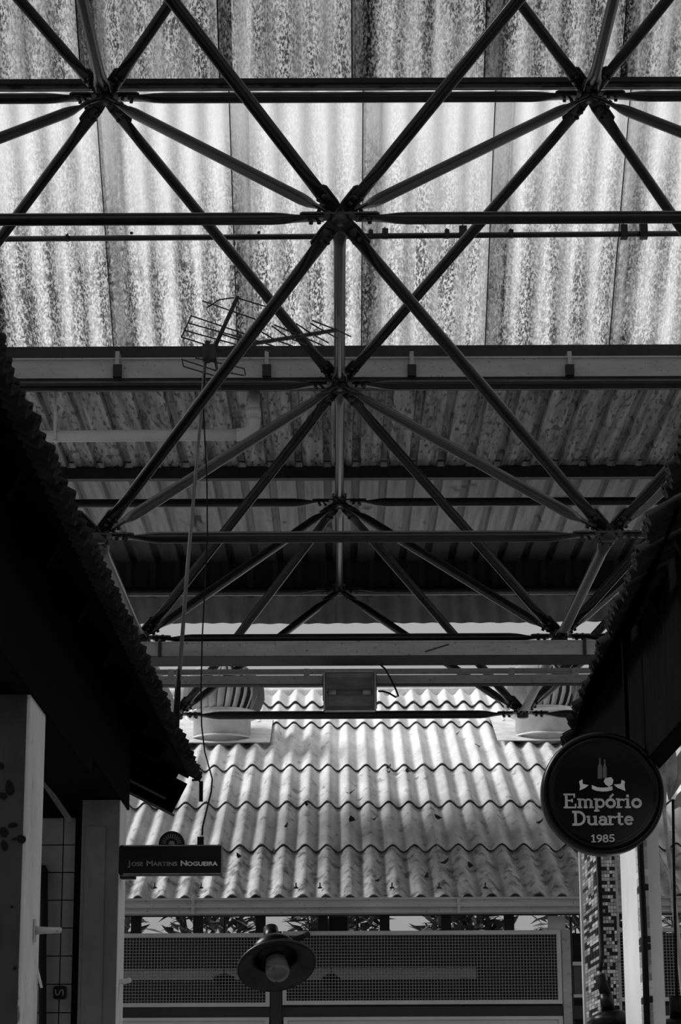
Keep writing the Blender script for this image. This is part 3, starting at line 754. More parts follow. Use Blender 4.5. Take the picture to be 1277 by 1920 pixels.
def stall_roof(side, e0, e1, holes, label):
    s = -1 if side == 'left' else 1
    e0, e1 = Vector(e0), Vector(e1); d = (e1-e0).normalized()
    out = Vector((s*1.0, 0, SLT)).normalized(); out = (out - d*out.dot(d)).normalized()
    n = d.cross(out)*(1 if s < 0 else -1)
    if n.z < 0: n = -n
    rf = empty('roof_'+side, ((e0+e1)/2), label, None, None, 'structure')
    L = (e1-e0).length; W = 3.0
    # dark lining boards under the tiles
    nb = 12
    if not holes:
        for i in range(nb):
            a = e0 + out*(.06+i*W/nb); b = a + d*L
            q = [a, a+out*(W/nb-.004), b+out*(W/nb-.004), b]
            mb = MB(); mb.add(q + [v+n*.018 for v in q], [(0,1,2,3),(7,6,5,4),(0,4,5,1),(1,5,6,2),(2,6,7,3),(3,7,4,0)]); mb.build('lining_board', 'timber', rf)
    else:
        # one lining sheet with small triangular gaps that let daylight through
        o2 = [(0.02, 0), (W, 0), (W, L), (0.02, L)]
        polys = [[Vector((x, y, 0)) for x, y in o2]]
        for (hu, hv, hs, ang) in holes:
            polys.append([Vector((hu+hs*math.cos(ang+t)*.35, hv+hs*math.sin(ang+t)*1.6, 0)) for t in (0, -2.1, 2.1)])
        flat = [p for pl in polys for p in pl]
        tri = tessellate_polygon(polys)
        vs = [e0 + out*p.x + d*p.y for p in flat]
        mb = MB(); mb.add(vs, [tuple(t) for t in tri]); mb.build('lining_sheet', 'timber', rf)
    # rafters
    for i in range(int(L/.9)+1):
        a = e0 + d*min(L-.04, .1+i*.9) + out*.10
        MB().bar(a-n*.05, a+out*(W-.1)-n*.05, .06, .09, n).build('rafter', 'timber', rf)
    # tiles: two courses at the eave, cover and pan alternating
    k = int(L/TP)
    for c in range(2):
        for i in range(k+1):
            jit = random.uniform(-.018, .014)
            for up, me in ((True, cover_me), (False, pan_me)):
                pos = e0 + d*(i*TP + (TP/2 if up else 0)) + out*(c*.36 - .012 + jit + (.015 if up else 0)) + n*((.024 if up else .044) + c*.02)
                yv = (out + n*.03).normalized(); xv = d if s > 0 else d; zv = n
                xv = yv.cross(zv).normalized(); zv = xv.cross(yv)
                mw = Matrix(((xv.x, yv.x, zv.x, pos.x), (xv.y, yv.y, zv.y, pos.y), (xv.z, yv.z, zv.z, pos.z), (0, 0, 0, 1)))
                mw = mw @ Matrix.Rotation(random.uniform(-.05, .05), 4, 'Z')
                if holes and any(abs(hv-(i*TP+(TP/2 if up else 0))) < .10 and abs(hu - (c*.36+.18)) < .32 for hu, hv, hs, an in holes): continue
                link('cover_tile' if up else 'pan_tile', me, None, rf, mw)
    # the rest of the tiled slope, out of sight from below
    if not holes:
        q = [e0+out*.7+n*.12, e0+out*W+n*.12, e1+out*W+n*.12, e1+out*.7+n*.12]
        mb = MB(); mb.add(q+[v-n*.02 for v in q], [(0,1,2,3),(7,6,5,4),(0,4,5,1),(1,5,6,2),(2,6,7,3),(3,7,4,0)]); mb.build('tile_bed', 'tile', rf)
    return rf, d, out, n
eL0 = Vector((-.858, 4.2, EH)); eL0 = PZ(93, 830, EH); eL1 = PZ(384, 1462, EH); _o = Vector((-.045, 0, -.02)); eL0 += _o; eL1 += _o
dd = (eL1-eL0).normalized(); eL0 = eL0 - dd*2.4
rl, dL, oL, nL = stall_roof('left', eL0, eL1, None, 'dark tiled stall roof on the antenna side of the alley, seen from below')
eR0 = PZ(1257, 825, EH); eR1 = PZ(1036, 1400, EH); _o = Vector((.065, 0, -.02)); eR0 += _o; eR1 += _o; dd = (eR1-eR0).normalized(); eR0 = eR0 - dd*2.4
# daylight gaps in the right-hand roof
dR = dd; oR = Vector((1, 0, SLT)).normalized(); oR = (oR - dR*oR.dot(dR)).normalized(); nR = dR.cross(oR); 
def on_roof(px, py):
    r = ray(px, py); o = Vector((0, 0, CAM_Z)); t = (eR0-o).dot(nR)/r.dot(nR); p = o + r*t - eR0
    return p.dot(oR), p.dot(dR)
holes = []
for (px, py, sz) in ((1242, 1025, 3.5), (1222, 1082, 3.2), (1272, 951, 3), (1126, 1308, 4), (1111, 1338, 3), (1101, 1362, 3), (1104, 1281, 2), (1139, 1277, 2), (1178, 1192, 2), (1072, 1385, 2)):
    hu, hv = on_roof(px, py)
    holes.append((hu, hv, sz*1.7*(P(px, py, 10)-Vector((0, 0, CAM_Z))).length*0+sz*.011, 0.4))
rr, dR, oR, nR = stall_roof('right', eR0, eR1, holes, 'dark tiled stall roof above the round black sign, seen from below')
# barge boards at the far ends
def barge(rf, e, out, n, s):
    a = e - n*.13; 
    mb = MB(); mb.bar(a + out*.05, a+out*3.0, .03, .20, n); mb.build('barge_board', 'timber', rf)
    mb = MB(); mb.bar(a+out*.03-n*.10+Vector((0, -.02, 0)), a+out*1.2-n*.10+Vector((0, -.02, 0)), .016, .014, n); mb.build('barge_trim', 'timber_lt', rf)
    mb = MB(); mb.bar(a+out*.12-n*.035+Vector((0, -.02, 0)), a+out*.62-n*.035+Vector((0, -.02, 0)), .016, .012, n); mb.build('barge_trim', 'timber_lt', rf)
barge(rl, eL1, oL, nL, -1); barge(rr, eR1, oR, nR, 1)

# ------------------------------------------------------------------ LEFT STALL: pillars, lintel, tiled wall
XL = -1.10
def zP(py, Y): return P(638, py, Y).z
pnear, pfar = PX(45, 1700, XL).y, PX(75, 1700, XL).y
pl1 = empty('pillar', (XL-.2, (pnear+pfar)/2, 0), 'worn square pillar with dark leaf marks and a wall hook, alley side coloured lit, front coloured shaded', 'pillar')
MB().box((XL-.42, pnear, 0), (XL, pfar, CAM_Z+1.50)).build('shaft', 'pillar', pl1)  # shaft colour raised for the lit alley side
MB().box((XL-.422, pnear-.003, 0), (XL-.012, pnear, CAM_Z+1.50)).build('front_shade_skin', 'front_shade', pl1)  # dark skin carries the shade of the front
for (px, py, w_, h_, ro) in ((18, 1477, 16, 30, .2), (5, 1492, 12, 18, 1.0), (24, 1547, 18, 10, .1), (7, 1560, 16, 20, .4), (40, 1573, 15, 18, .9), (8, 1585, 12, 22, .3), (28, 1573, 12, 5, 0), (3, 1436, 8, 14, .2), (28, 1815, 7, 7, 0), (22, 1700, 5, 5, 0)):
    c = P(px, py, pnear-.006); k = (c-Vector((0, 0, CAM_Z))).dot(_F)/F_PX; mb = MB()
    pts = []
    for i in range(10):
        a = 2*math.pi*i/10; x, y = math.cos(a)*w_*k/2*(1-.25*math.sin(a)), math.sin(a)*h_*k/2
        pts.append((x*math.cos(ro)-y*math.sin(ro), x*math.sin(ro)+y*math.cos(ro)))
    mb.prism(pts, (1, 0, 0), (0, 0, 1), (c, (0, .003, 0))); mb.build('leaf_mark', 'black_matt', pl1)
# hook and strap on pillar
h0 = PX(64, 1745, XL+.002); MB().tube([h0, h0+Vector((.03, -.01, 0)), h0+Vector((.10, -.015, 0))], [.016, .013, .010], 8).box(h0+Vector((0, -.02, -.04)), h0+Vector((.006, .02, .04))).build('wall_hook', 'gutter', pl1)
MB().bar(P(66, 1800, pfar-.02), P(78, 1852, pfar-.02), .008, .012, (0, 1, 0)).build('rod', 'rail', pl1)
p2n, p2f = PX(220.5, 1700, XL).y, PX(232.5, 1700, XL).y
x2 = P(150, 1700, p2n).x
pl2 = empty('pillar', ((XL+x2)/2, p2n, 0), 'grey plastered pillar with a lit alley edge put into its colour, carrying the projecting name sign', 'pillar')
MB().box((x2, p2n, 0), (XL, p2f, CAM_Z+1.56)).build('shaft', 'plaster', pl2)  # grey darkened to hold the shade of the front
MB().box((XL-.003, p2n+.004, 0), (XL+.004, p2f, CAM_Z+1.56)).build('alley_light_face', 'plaster_lt', pl2)  # pale skin carries the light on the alley side
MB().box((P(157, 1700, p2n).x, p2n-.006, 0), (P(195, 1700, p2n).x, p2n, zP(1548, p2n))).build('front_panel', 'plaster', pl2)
# ties at the foot of the pillar edge
kq = PX(226, 1842, XL+.01); mb = MB()
mb.tube([kq+Vector((-.03, -.05, -.02)), kq, kq+Vector((.05, -.02, .01))], .014, 8); mb.build('knot', 'rail', pl2)
for q in range(4): 
    MB().tube([kq+Vector((.002*q, -.03+.012*q, -.01)), kq+Vector((-.012+.006*q, -.05+.02*q, -.25)), kq+Vector((-.014+.008*q, -.05+.02*q, -.5))], .005, 6).build('twine', 'pvc', pl2)
# longitudinal lintel beam
lb0, lb1 = eL0.y, p2f+.06
lint = MB().box((XL-.30, lb0, CAM_Z+1.46), (XL+.012, 10.0, EH+.08)).build('trim_1', 'timber'); tag(lint, 'dark lintel beam along the pillars of the antenna-side stall', None, None, 'structure')
MB().box((XL-.30, 10.0, CAM_Z+1.54), (XL+.012, lb1, EH+.08)).build('beam_end', 'timber', lint)
# tiled wall
TY = 12.30; ts = 51.6*(P(110, 1700, TY)-Vector((0, 0, CAM_Z))).dot(_F)/F_PX
wl = empty('wall_left', (-2.2, TY, 0), 'grey glazed tile wall between the two pillars of the stall', None, None, 'structure')
xr = P(139, 1700, TY).x; xv = P(115.5, 1700, TY).x; ztop = zP(1530, TY)
MB().box((xr-2.6, TY+.012, 0), (xr, TY+.12, ztop)).build('grout_bed', 'grout', wl)
zrow = zP(1582, TY)
for r in range(-1, 18):
    zt_ = min(ztop, zrow - (r)*ts); zb_ = zrow-(r+1)*ts
    if zb_ < 0: break
    for c in range(-1, 11):
        xa = xv - c*ts - ts; xb = xv - c*ts
        xb = min(xb, xr)
        MB().box((xa+.003, TY, zb_+.003), (xb-.003, TY+.014, zt_-.003)).build('wall_tile', 'tilewall', wl)
MB().box((xr-2.6, TY-.05, ztop), (xr+.20, TY+.12, EH+.9)).build('header', 'timber', wl)
MB().box((xr, TY-.03, 0), (xr+.035, TY+.12, ztop)).build('jamb', 'timber', wl)
MB().bar(P(77, 1459, TY-.12), P(132, 1540, TY-.12), .03, .03).build('brace', 'timber_lt', wl)
# dark pipe on that wall
pp = [P(70, 1630, TY-.05), P(82, 1630, TY-.05), P(83, 1636, TY-.05), P(83, 1740, TY-.05), P(80, 1760, TY-.05), P(80, 1925, TY-.05)]
dpipe = empty('dark_pipe', (pp[-1].x, TY-.05, 0), 'dark vertical pipe with an elbow on the grey tile wall', 'pipe')
MB().tube(pp[2:]+[Vector((pp[-1].x, pp[-1].y, 0))], .02, 10).build('riser', 'black_matt', dpipe)
MB().tube([pp[0]-Vector((.2, 0, 0))]+pp[:3], .024, 10).build('elbow', 'black_matt', dpipe)
# small black plate with a sideways S
sc = P(112, 1861, TY-.004); k = (sc-Vector((0, 0, CAM_Z))).dot(_F)/F_PX
pltS = empty('wall_plate_sign', sc, 'small black square plate with a sideways S on the grey tile wall', 'sign')
def rrect(w_, h_, r, n=5):
    pts = []
    for cx, cy, a0 in ((w_/2-r, h_/2-r, 0), (-w_/2+r, h_/2-r, 90), (-w_/2+r, -h_/2+r, 180), (w_/2-r, -h_/2+r, 270)):
        for i in range(n): a = math.radians(a0+90*i/(n-1)); pts.append((cx+r*math.cos(a), cy+r*math.sin(a)))
    return pts
MB().prism(rrect(24*k, 24*k, 4*k), (1, 0, 0), (0, 0, 1), (sc+Vector((0, -.006, 0)), (0, .008, 0))).build('plate', 'black_matt', pltS)
# stroke lettering helper: strokes are thin solid ribbons in a plane
def arc(cx, cy, rx, ry, a0, a1, n=12):
    return [(cx+rx*math.cos(math.radians(a0+(a1-a0)*i/n)), cy+ry*math.sin(math.radians(a0+(a1-a0)*i/n))) for i in range(n+1)]
def strokes(mb, lines, o, sx, sz, wd, dep=.004):
    o = Vector(o)
    for li, ln in enumerate(lines):
        o = o + Vector((0, -.0005, 0)); w_ = wd
        if isinstance(ln, tuple) and not isinstance(ln[0], tuple): w_, ln = ln[0]*wd, ln[1]
        pts = [Vector((x*sx, 0, z*sz)) for x, z in ln]
        L_, R_ = [], []; np_ = len(pts); closed = np_ > 3 and (pts[0]-pts[-1]).length < 1e-6
        for i, p in enumerate(pts):
            if closed: d = (pts[(i+1) % np_ if i < np_-1 else 1] - pts[i-1 if i else np_-2]).normalized()
            else: d = (pts[min(i+1, np_-1)]-pts[max(i-1, 0)]).normalized()
            s = Vector((-d.z, 0, d.x))*w_/2
            e = Vector((0, 0, 0))
            if i == 0 and not closed: e = -d*w_*.35
            if i == np_-1 and not closed: e = d*w_*.35
            L_.append(o+p+s+e); R_.append(o+p-s+e)
        n = len(pts); vs = L_+R_; vs += [v+Vector((0, dep, 0)) for v in vs]; fs = []
        for i in range(n-1):
            fs += [(i, i+1, n+i+1, n+i), (2*n+i, 3*n+i, 3*n+i+1, 2*n+i+1), (i, 2*n+i, 2*n+i+1, i+1), (n+i, n+i+1, 3*n+i+1, 3*n+i)]
        fs += [(0, n, 3*n, 2*n), (n-1, 3*n-1, 4*n-1, 2*n-1)]
        mb.add(vs, fs)
    return mb
S_side = arc(-.27, -.06, .22, .30, 160, 350, 8)[0:0] + [(-.5, .25), (-.48, -.1), (-.3, -.28), (-.1, -.2), (0, 0), (.1, .2), (.3, .28), (.46, .1), (.42, -.28)]
strokes(MB(), [S_side], sc+Vector((0, -.010, 0)), 15*k, 18*k, 2.2*k).build('letter_s', 'letter_dim', pltS)

# ------------------------------------------------------------------ RIGHT STALL: mosaic pillars
XR = 1.25
def mosaic(parent, name, origin, ux, cols, zlo, zhi, size, normal, seed):
    rnd = random.Random(seed); mb = MB(); u = Vector(ux); n = Vector(normal)
    rows = int((zhi-zlo)/size)
    pat = [[rnd.choice((0, 1, 1, 2, 2, 2, 3)) for c in range(cols)] for r in range(rows)]
    for r in range(rows):
        if rnd.random() < .12: pat[r] = [3 if rnd.random() < .8 else 1]*cols
        for c in range(cols):
            if rnd.random() < .35 and c: pat[r][c] = pat[r][c-1]
            mb.cur = pat[r][c]
            a = Vector(origin) + u*(c*size+size*.08) + Vector((0, 0, r*size+size*.08)); w_ = u*size*.84; h_ = Vector((0, 0, size*.84))
            q = [a, a+w_, a+w_+h_, a+h_]
            mb.add([v+n*.003 for v in q]+q, [(0,1,2,3),(0,4,5,1),(1,5,6,2),(2,6,7,3),(3,7,4,0)])
    return tag(mb.build(name, ['mos0', 'mos1', 'mos2', 'mos3'], parent), kind='stuff')
n2, f2 = PX(1122, 1700, XR).y, PX(1092, 1700, XR).y
w2 = P(1160, 1700, n2).x
pr2 = empty('pillar', ((XR+w2)/2, (n2+f2)/2, 0), 'pillar faced with black, grey and white mosaic tiles under the round sign', 'pillar')
MB().box((XR, n2, 0), (w2, f2, CAM_Z+1.40)).build('shaft', 'plaster', pr2)
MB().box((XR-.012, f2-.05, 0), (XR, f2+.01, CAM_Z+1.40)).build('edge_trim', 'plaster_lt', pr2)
sz = .0166
mosaic(pr2, 'alley_mosaic', (XR, f2-.06, .9), (0, -1, 0), int((f2-.06-n2)/.088), .9, 3.3, .0166*1.0, (-1, 0, 0), 5) if False else None
def mosaic_face(parent, name, p0, p1, cols, zlo, zhi, rowh, normal, seed):
    rnd = random.Random(seed); mb = MB(); p0, p1 = Vector(p0), Vector(p1); du = (p1-p0)/cols; n = Vector(normal)
    for r in range(int((zhi-zlo)/rowh)):
        bl = rnd.random() < .12; prev = 2
        for c in range(cols):
            v = rnd.choice((0, 0, 1, 1, 1, 2, 2, 2, 3, 3))
            if bl: v = 3 if rnd.random() < .75 else 1
            if rnd.random() < .15: v = prev
            prev = v; mb.cur = v
            a = p0 + du*(c+.07) + Vector((0, 0, zlo + r*rowh + rowh*.07)); w_ = du*.86; h_ = Vector((0, 0, rowh*.86))
            q = [a, a+w_, a+w_+h_, a+h_]
            mb.add([x+n*.003 for x in q]+q, [(0,1,2,3),(0,4,5,1),(1,5,6,2),(2,6,7,3),(3,7,4,0)])
    return tag(mb.build(name, ['mos0', 'mos1', 'mos2', 'mos3'], parent), kind='stuff')
mosaic_face(pr2, 'alley_mosaic', (XR, f2-.06, 0), (XR, n2+.02, 0), 5, .8, 2.96, .0168, (-1, 0, 0), 5)
mosaic_face(pr2, 'front_mosaic', (XR+.006, n2, 0), (w2-.012, n2, 0), 6, .8, 2.96, .0168, (0, -1, 0), 9)
MB().box((w2-.012, n2-.004, 0), (w2, n2, CAM_Z+1.40)).build('corner_strip', 'gutter_dk', pr2)
n1, f1 = PX(1207, 1700, XR).y, PX(1166, 1700, XR).y
w1 = P(1240, 1700, n1).x
pr1 = empty('pillar', ((XR+w1)/2, (n1+f1)/2, 0), 'smooth light plaster pillar with a narrow mosaic corner strip', 'pillar')
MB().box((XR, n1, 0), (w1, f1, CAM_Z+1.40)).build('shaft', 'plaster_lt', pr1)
yq = PX(1196, 1700, XR).y
mosaic_face(pr1, 'alley_mosaic', (XR, yq, 0), (XR, n1+.01, 0), 1, .8, 2.96, .030, (-1, 0, 0), 3)
mosaic_face(pr1, 'front_mosaic', (XR+.005, n1, 0), (P(1218, 1700, n1).x, n1, 0), 1, .8, 2.96, .030, (0, -1, 0), 3)
lr2 = MB().box((XR-.012, eR0.y, CAM_Z+1.37), (XR+.075, eR1.y-.2, EH+.08)).build('trim_2', 'timber'); tag(lr2, 'dark lintel beam along the mosaic pillars', None, None, 'structure')
# cables down the pillar corners
tag(MB().tube([P(1116, 1430, n2-.02)]+[P(1122, 1600, n2-.02), P(1126, 1700, n2-.02), P(1129, 1790, n2-.02), P(1126, 1818, n2-.14)], .010, 8).build('lamp_cable', 'black_matt'), 'black cable running down the corner of the mosaic pillar to its lamp', 'cable')
tag(MB().tube([P(1196, 1430, n1-.02), P(1201, 1600, n1-.02), P(1208, 1750, n1-.02), P(1214, 1935, n1-.02)], .013, 8).build('wall_cable', 'black_matt'), 'black cable down the mosaic corner of the smooth plaster pillar', 'cable')

# ------------------------------------------------------------------ lamps with dish shades
def dish_lamp(c, ax, R, label, hang, group='dish shade lamps', hr_=.02):
    """c: centre of the shade rim plane; ax: points from the opening up to the neck"""
    c = Vector(c); ax = Vector(ax).normalized()
    t = empty('dish_lamp', c, label, 'lamp', group)
    outer = [(R, 0), (R*1.01, R*.03), (R*.97, R*.07), (R*.74, R*.15), (R*.58, R*.22), (R*.54, R*.34)]
    inner = [(r*.965, z-.008) for r, z in outer[::-1]]
    MB().lathe(outer+inner, 40, c, ax, close=True).build('shade', 'lamp_in', t)
    MB().lathe([(R*.56, R*.28), (R*.58, R*.52), (R*.50, R*.66), (R*.24, R*.74)], 28, c, ax).build('housing', 'black', t)
    MB().lathe([(R*.19, R*.72), (R*.19, R*1.22)], 18, c, ax).build('neck', 'black', t)
    MB().lathe([(R*.10, -R*.36), (R*.24, -R*.31), (R*.31, -R*.20), (R*.30, -R*.06), (R*.26, R*.20)], 24, c, ax).build('bulb_glass', 'glass', t)
    MB().lathe([(R*.14, R*.05), (R*.14, R*.45)], 14, c, ax).build('bulb_base', 'flood_rim', t)
    if hang: MB().tube(hang, hr_, 8).build('arm', 'black_matt', t)
    return t
LY = 16.25; lc = P(519, 1812, LY); Rl = 75*(lc-Vector((0, 0, CAM_Z))).dot(_F)/F_PX
axl = Vector((-.15, .56, .80)).normalized()
nk = lc + axl*Rl*.72
dish_lamp(lc, axl, Rl, 'large dark dish-shaped lamp with a glass bulb in front of the mesh windows',
          [nk, nk+Vector((.10, .12, .03)), P(566, 1757, LY+.30), Vector((P(575, 1752, LY+.5).x, WY-.02, P(575, 1752, WY).z))])
l2 = P(1142, 1958, n2-.18); R2 = .165
ax2 = (P(1128, 1825, n2-.18)-P(1145, 1892, n2-.18)).normalized()
dish_lamp(P(1149, 1945, n2-.20), Vector((-.13, .0, .98)), R2, 'dark dish lamp hanging beside the mosaic pillar on its black cable', [P(1124, 1828, n2-.2), P(1138, 1872, n2-.2)], hr_=.026)
l3 = P(1275, 1975, 9.6)
dish_lamp(l3, Vector((.0, .0, 1)), .19, 'dark dish lamp hanging past the smooth plaster pillar', [P(1262, 1500, 9.6), P(1264, 1640, 9.6), P(1270, 1900, 9.6)], hr_=.006)

# ------------------------------------------------------------------ round sign
DYs = 9.05
dc = P(1129.5, 1489, DYs); kd = (dc-Vector((0, 0, CAM_Z))).dot(_F)/F_PX; RD = 115.5*kd
sg = empty('round_sign', dc, 'round black hanging sign reading Empório Duarte 1985 with a ribbon emblem', 'sign')
AX = Vector((0, -1, 0))
MB().lathe([(0.001, .030), (RD*.80, .030), (RD*.83, .034), (RD*.86, .050), (RD*.885, .050), (RD*.905, .036), (RD*.92, .036), (RD*.94, .052), (RD*.975, .048), (RD, .02), (RD, -.03), (RD*.95, -.06), (.001, -.06)], 72, dc, AX).build('disc', 'black', sg)
G = {
 'E': ([[(.14, 0), (.14, 1)], (.62, [(0, 1), (.62, 1)]), (.62, [(0, 0), (.68, 0)]), (.6, [(.14, .52), (.48, .52)]), (.6, [(.62, 1), (.62, .78)]), (.6, [(.68, 0), (.68, .24)]), (.6, [(.48, .62), (.48, .42)])], .82),
 'm': ([[(.12, 0), (.12, .62)], [(.46, 0), (.46, .45)], [(.80, 0), (.80, .45)], (.7, arc(.29, .42, .17, .19, 180, 0, 8)), (.7, arc(.63, .42, .17, .19, 180, 0, 8)), (.6, [(0, 0), (.22, 0)]), (.6, [(.38, 0), (.55, 0)]), (.6, [(.72, 0), (.92, 0)]), (.6, [(0, .62), (.12, .62)])], 1.0),
 'p': ([[(.12, -.26), (.12, .62)], (.85, arc(.34, .31, .22, .29, 0, 360, 18)), (.6, [(0, -.26), (.26, -.26)]), (.6, [(0, .62), (.12, .62)])], .66),
 'ó': ([arc(.31, .31, .24, .29, 0, 360, 20), (.8, [(.30, .78), (.46, .98)])], .66),
 'o': ([arc(.31, .31, .24, .29, 0, 360, 20)], .66),
 'r': ([[(.12, 0), (.12, .62)], (.7, arc(.33, .36, .20, .23, 170, 50, 8)), (.6, [(0, 0), (.30, 0)]), (.6, [(0, .62), (.12, .62)])], .54),
 'i': ([[(.14, 0), (.14, .62)], (.6, [(0, 0), (.28, 0)]), (.6, [(0, .62), (.14, .62)]), [(.12, .86), (.16, .86)]], .36),
 'D': ([[(.16, 0), (.16, 1)], (.9, [(.0, 1), (.34, 1)] + arc(.34, .5, .40, .5, 90, -90, 16) + [(.0, 0)])], .90),
 'u': ([[(.12, .62), (.12, .2)], (.75, arc(.32, .22, .20, .22, 180, 320, 8)), [(.56, 0), (.56, .62)], (.6, [(0, .62), (.12, .62)]), (.6, [(.44, .62), (.56, .62)]), (.6, [(.56, 0), (.68, 0)])], .74),
 'a': ([[(.50, 0), (.50, .42)], (.75, arc(.30, .42, .20, .19, 0, 150, 8)), (.85, arc(.28, .18, .20, .18, 0, 360, 14)), (.6, [(.50, 0), (.62, 0)])], .66),
 't': ([[(.18, .86), (.18, .14)], (.75, arc(.32, .14, .14, .14, 180, 300, 6)), (.6, [(0, .60), (.40, .60)])], .50),
 'e': ([(.7, [(.12, .33), (.50, .33)]), (.9, arc(.31, .31, .23, .29, 5, 310, 18))], .66),
 '1': ([[(.24, 0), (.24, 1)], (.7, [(.04, .82), (.24, 1)]), (.7, [(.04, 0), (.46, 0)])], .56),
 '9': ([arc(.28, .70, .22, .27, 0, 360, 16), [(.50, .70), (.46, .3), (.16, 0)]], .64),
 '8': ([arc(.29, .75, .19, .23, 0, 360, 16), arc(.29, .26, .24, .26, 0, 360, 16)], .64),
 '5': ([[(.50, 1), (.14, 1), (.12, .58)], arc(.28, .32, .24, .28, 110, -140, 12)], .62),
}
yF = dc.y - .034
def word(txt, x0, y0, x1, ybase, ytop, wdt, name, m):
    # pixel box -> stroke lettering on the disc face
    tot = sum(G[c][1] for c in txt) - .1
    a = P(x0, ybase, yF); b = P(x1, ytop, yF); sx = (b.x-a.x)/tot; sz = (b.z-a.z); cur = 0
    wt = empty(name, (a.x, yF, a.z), parent=sg)
    for ch in txt:
        mb = MB(); strokes(mb, G[ch][0], (a.x+cur*sx, yF, a.z), sx, sz, wdt*kd); mb.build('letter', m, wt); cur += G[ch][1]
word('Empório', 1058, 0, 1201, 1514, 1489, 5.0, 'upper_lettering', 'letter')
word('Duarte', 1075, 0, 1186, 1546, 1522, 5.0, 'lower_lettering', 'letter')
word('1985', 1109, 0, 1151, 1578.5, 1565.5, 2.8, 'year_lettering', 'letter')
def shape(pts, name, m, parent):
    a = [P(x, y, yF) for x, y in pts]; n = len(a); mb = MB()
    mb.add(a+[v+Vector((0, .004, 0)) for v in a], [tuple(range(n)), tuple(range(n, 2*n))[::-1]] + [(i, (i+1) % n, n+(i+1) % n, n+i) for i in range(n)])
    return mb.build(name, m, parent)
em = empty('emblem', (dc.x, yF, dc.z+.1), parent=sg)
shape([(1110, 1472), (1120, 1476), (1130, 1477), (1140, 1476), (1148, 1474), (1149, 1481), (1140, 1483.5), (1130, 1484), (1118, 1482.5), (1110, 1479)], 'ribbon_centre', 'ribbon', em)
shape([(1086, 1465), (1092, 1461), (1093, 1470), (1104, 1472), (1098, 1477), (1087, 1482), (1088, 1474)], 'ribbon_tail', 'ribbon', em)
shape([(1172, 1465), (1166, 1462), (1164, 1470), (1151, 1471), (1158, 1477), (1173, 1483), (1171, 1474)], 'ribbon_tail', 'ribbon', em)
shape([(1135, 1459), (1146, 1457), (1150, 1462), (1149, 1470), (1142, 1475), (1136, 1471), (1132, 1465)], 'fruit', 'ribbon', em)
for (bx, by, s_) in ((1125, 1457, 1.0), (1134, 1456, .9)):
    shape([(bx-4*s_, by+3), (bx-4*s_, by-18*s_), (bx-3*s_, by-22*s_), (bx-1.4*s_, by-26*s_), (bx-1.4*s_, by-36*s_), (bx+1.4*s_, by-36*s_), (bx+1.4*s_, by-26*s_), (bx+3*s_, by-22*s_), (bx+4*s_, by-18*s_), (bx+4*s_, by+3)], 'bottle', 'letter_grey', em)
for hx_ in (.11, .22):
    MB().box((dc.x+hx_-.008, DYs-.0, dc.z+RD*.85), (dc.x+hx_+.008, DYs+.03, EH+.05)).build('hanger', 'timber', sg)

# broad-leaved plant on the right, behind the sign
pb_ = P(1262, 1560, 13.2)
pt_ = empty('broad_leaf_plant', (pb_.x+.1, 13.2, 0), 'tall plant with broad pale leaves standing past the round sign', 'plant')
MB().tube([(pb_.x+.1, 13.2, 0), (pb_.x+.08, 13.2, 1.4), (P(1246, 1530, 13.2)).to_tuple(), P(1243, 1400, 13.2).to_tuple()], [.03, .025, .012, .006], 8).build('stem', 'leaf_pale', pt_)
for (x0, y0, x1, y1, wd) in ((1254, 1480, 1231, 1390, 26), (1254, 1500, 1262, 1395, 26), (1256, 1500, 1290, 1392, 30), (1248, 1520, 1236, 1430, 16), (1256, 1385, 1275, 1345, 18), (1260, 1520, 1300, 1470, 22)):
    a, b = P(x0, y0, 13.2), P(x1, y1, 13.0); d = b-a; L = d.length; d.normalize(); s = Vector((d.z, 0, -d.x)).normalized(); W = wd*.0031
    pts = [(0, .05), (.2, .5), (.45, 1), (.7, .85), (.9, .4), (1, .02)]
    vs = []; 
    for t, w_ in pts: vs += [a+d*L*t+s*W*w_/2, a+d*L*t+Vector((0, .012, 0)), a+d*L*t-s*W*w_/2]
    fs = []
    for i in range(5): k = i*3; fs += [(k, k+1, k+4, k+3), (k+1, k+2, k+5, k+4)]
    mb = MB(); mb.smooth = True; mb.add(vs, fs); mb.build('leaf', 'leaf_pale', pt_)

# ------------------------------------------------------------------ projecting name sign on the left pillar
SYn = 11.02
a, b = P(222, 1641, SYn), P(417, 1584, SYn); ks = (a-Vector((0, 0, CAM_Z))).dot(_F)/F_PX
ns = empty('name_sign', ((a.x+b.x)/2, SYn, a.z), 'black projecting sign reading Jose Martins Nogueira with a round crest on top', 'sign')
MB().prism([(x+(a.x+b.x)/2, z+(a.z+b.z)/2) for x, z in rrect(b.x-a.x, b.z-a.z, 5*ks)], (1, 0, 0), (0, 0, 1), ((0, SYn, 0), (0, .06, 0))).build('board', 'black', ns)
rimb = MB(); fx0, fx1, fz0, fz1 = a.x+9*ks, b.x-1*ks, a.z+2*ks, b.z-1*ks
for q0, q1 in (((fx0, fz1), (fx1, fz1)), ((fx0, fz0), (fx1, fz0)), ((fx1, fz0), (fx1, fz1))): rimb.bar((q0[0], SYn-.002, q0[1]), (q1[0], SYn-.002, q1[1]), 2.2*ks, .006, (0, 1, 0))
rimb.build('edge_frame', 'letter_dim', ns)
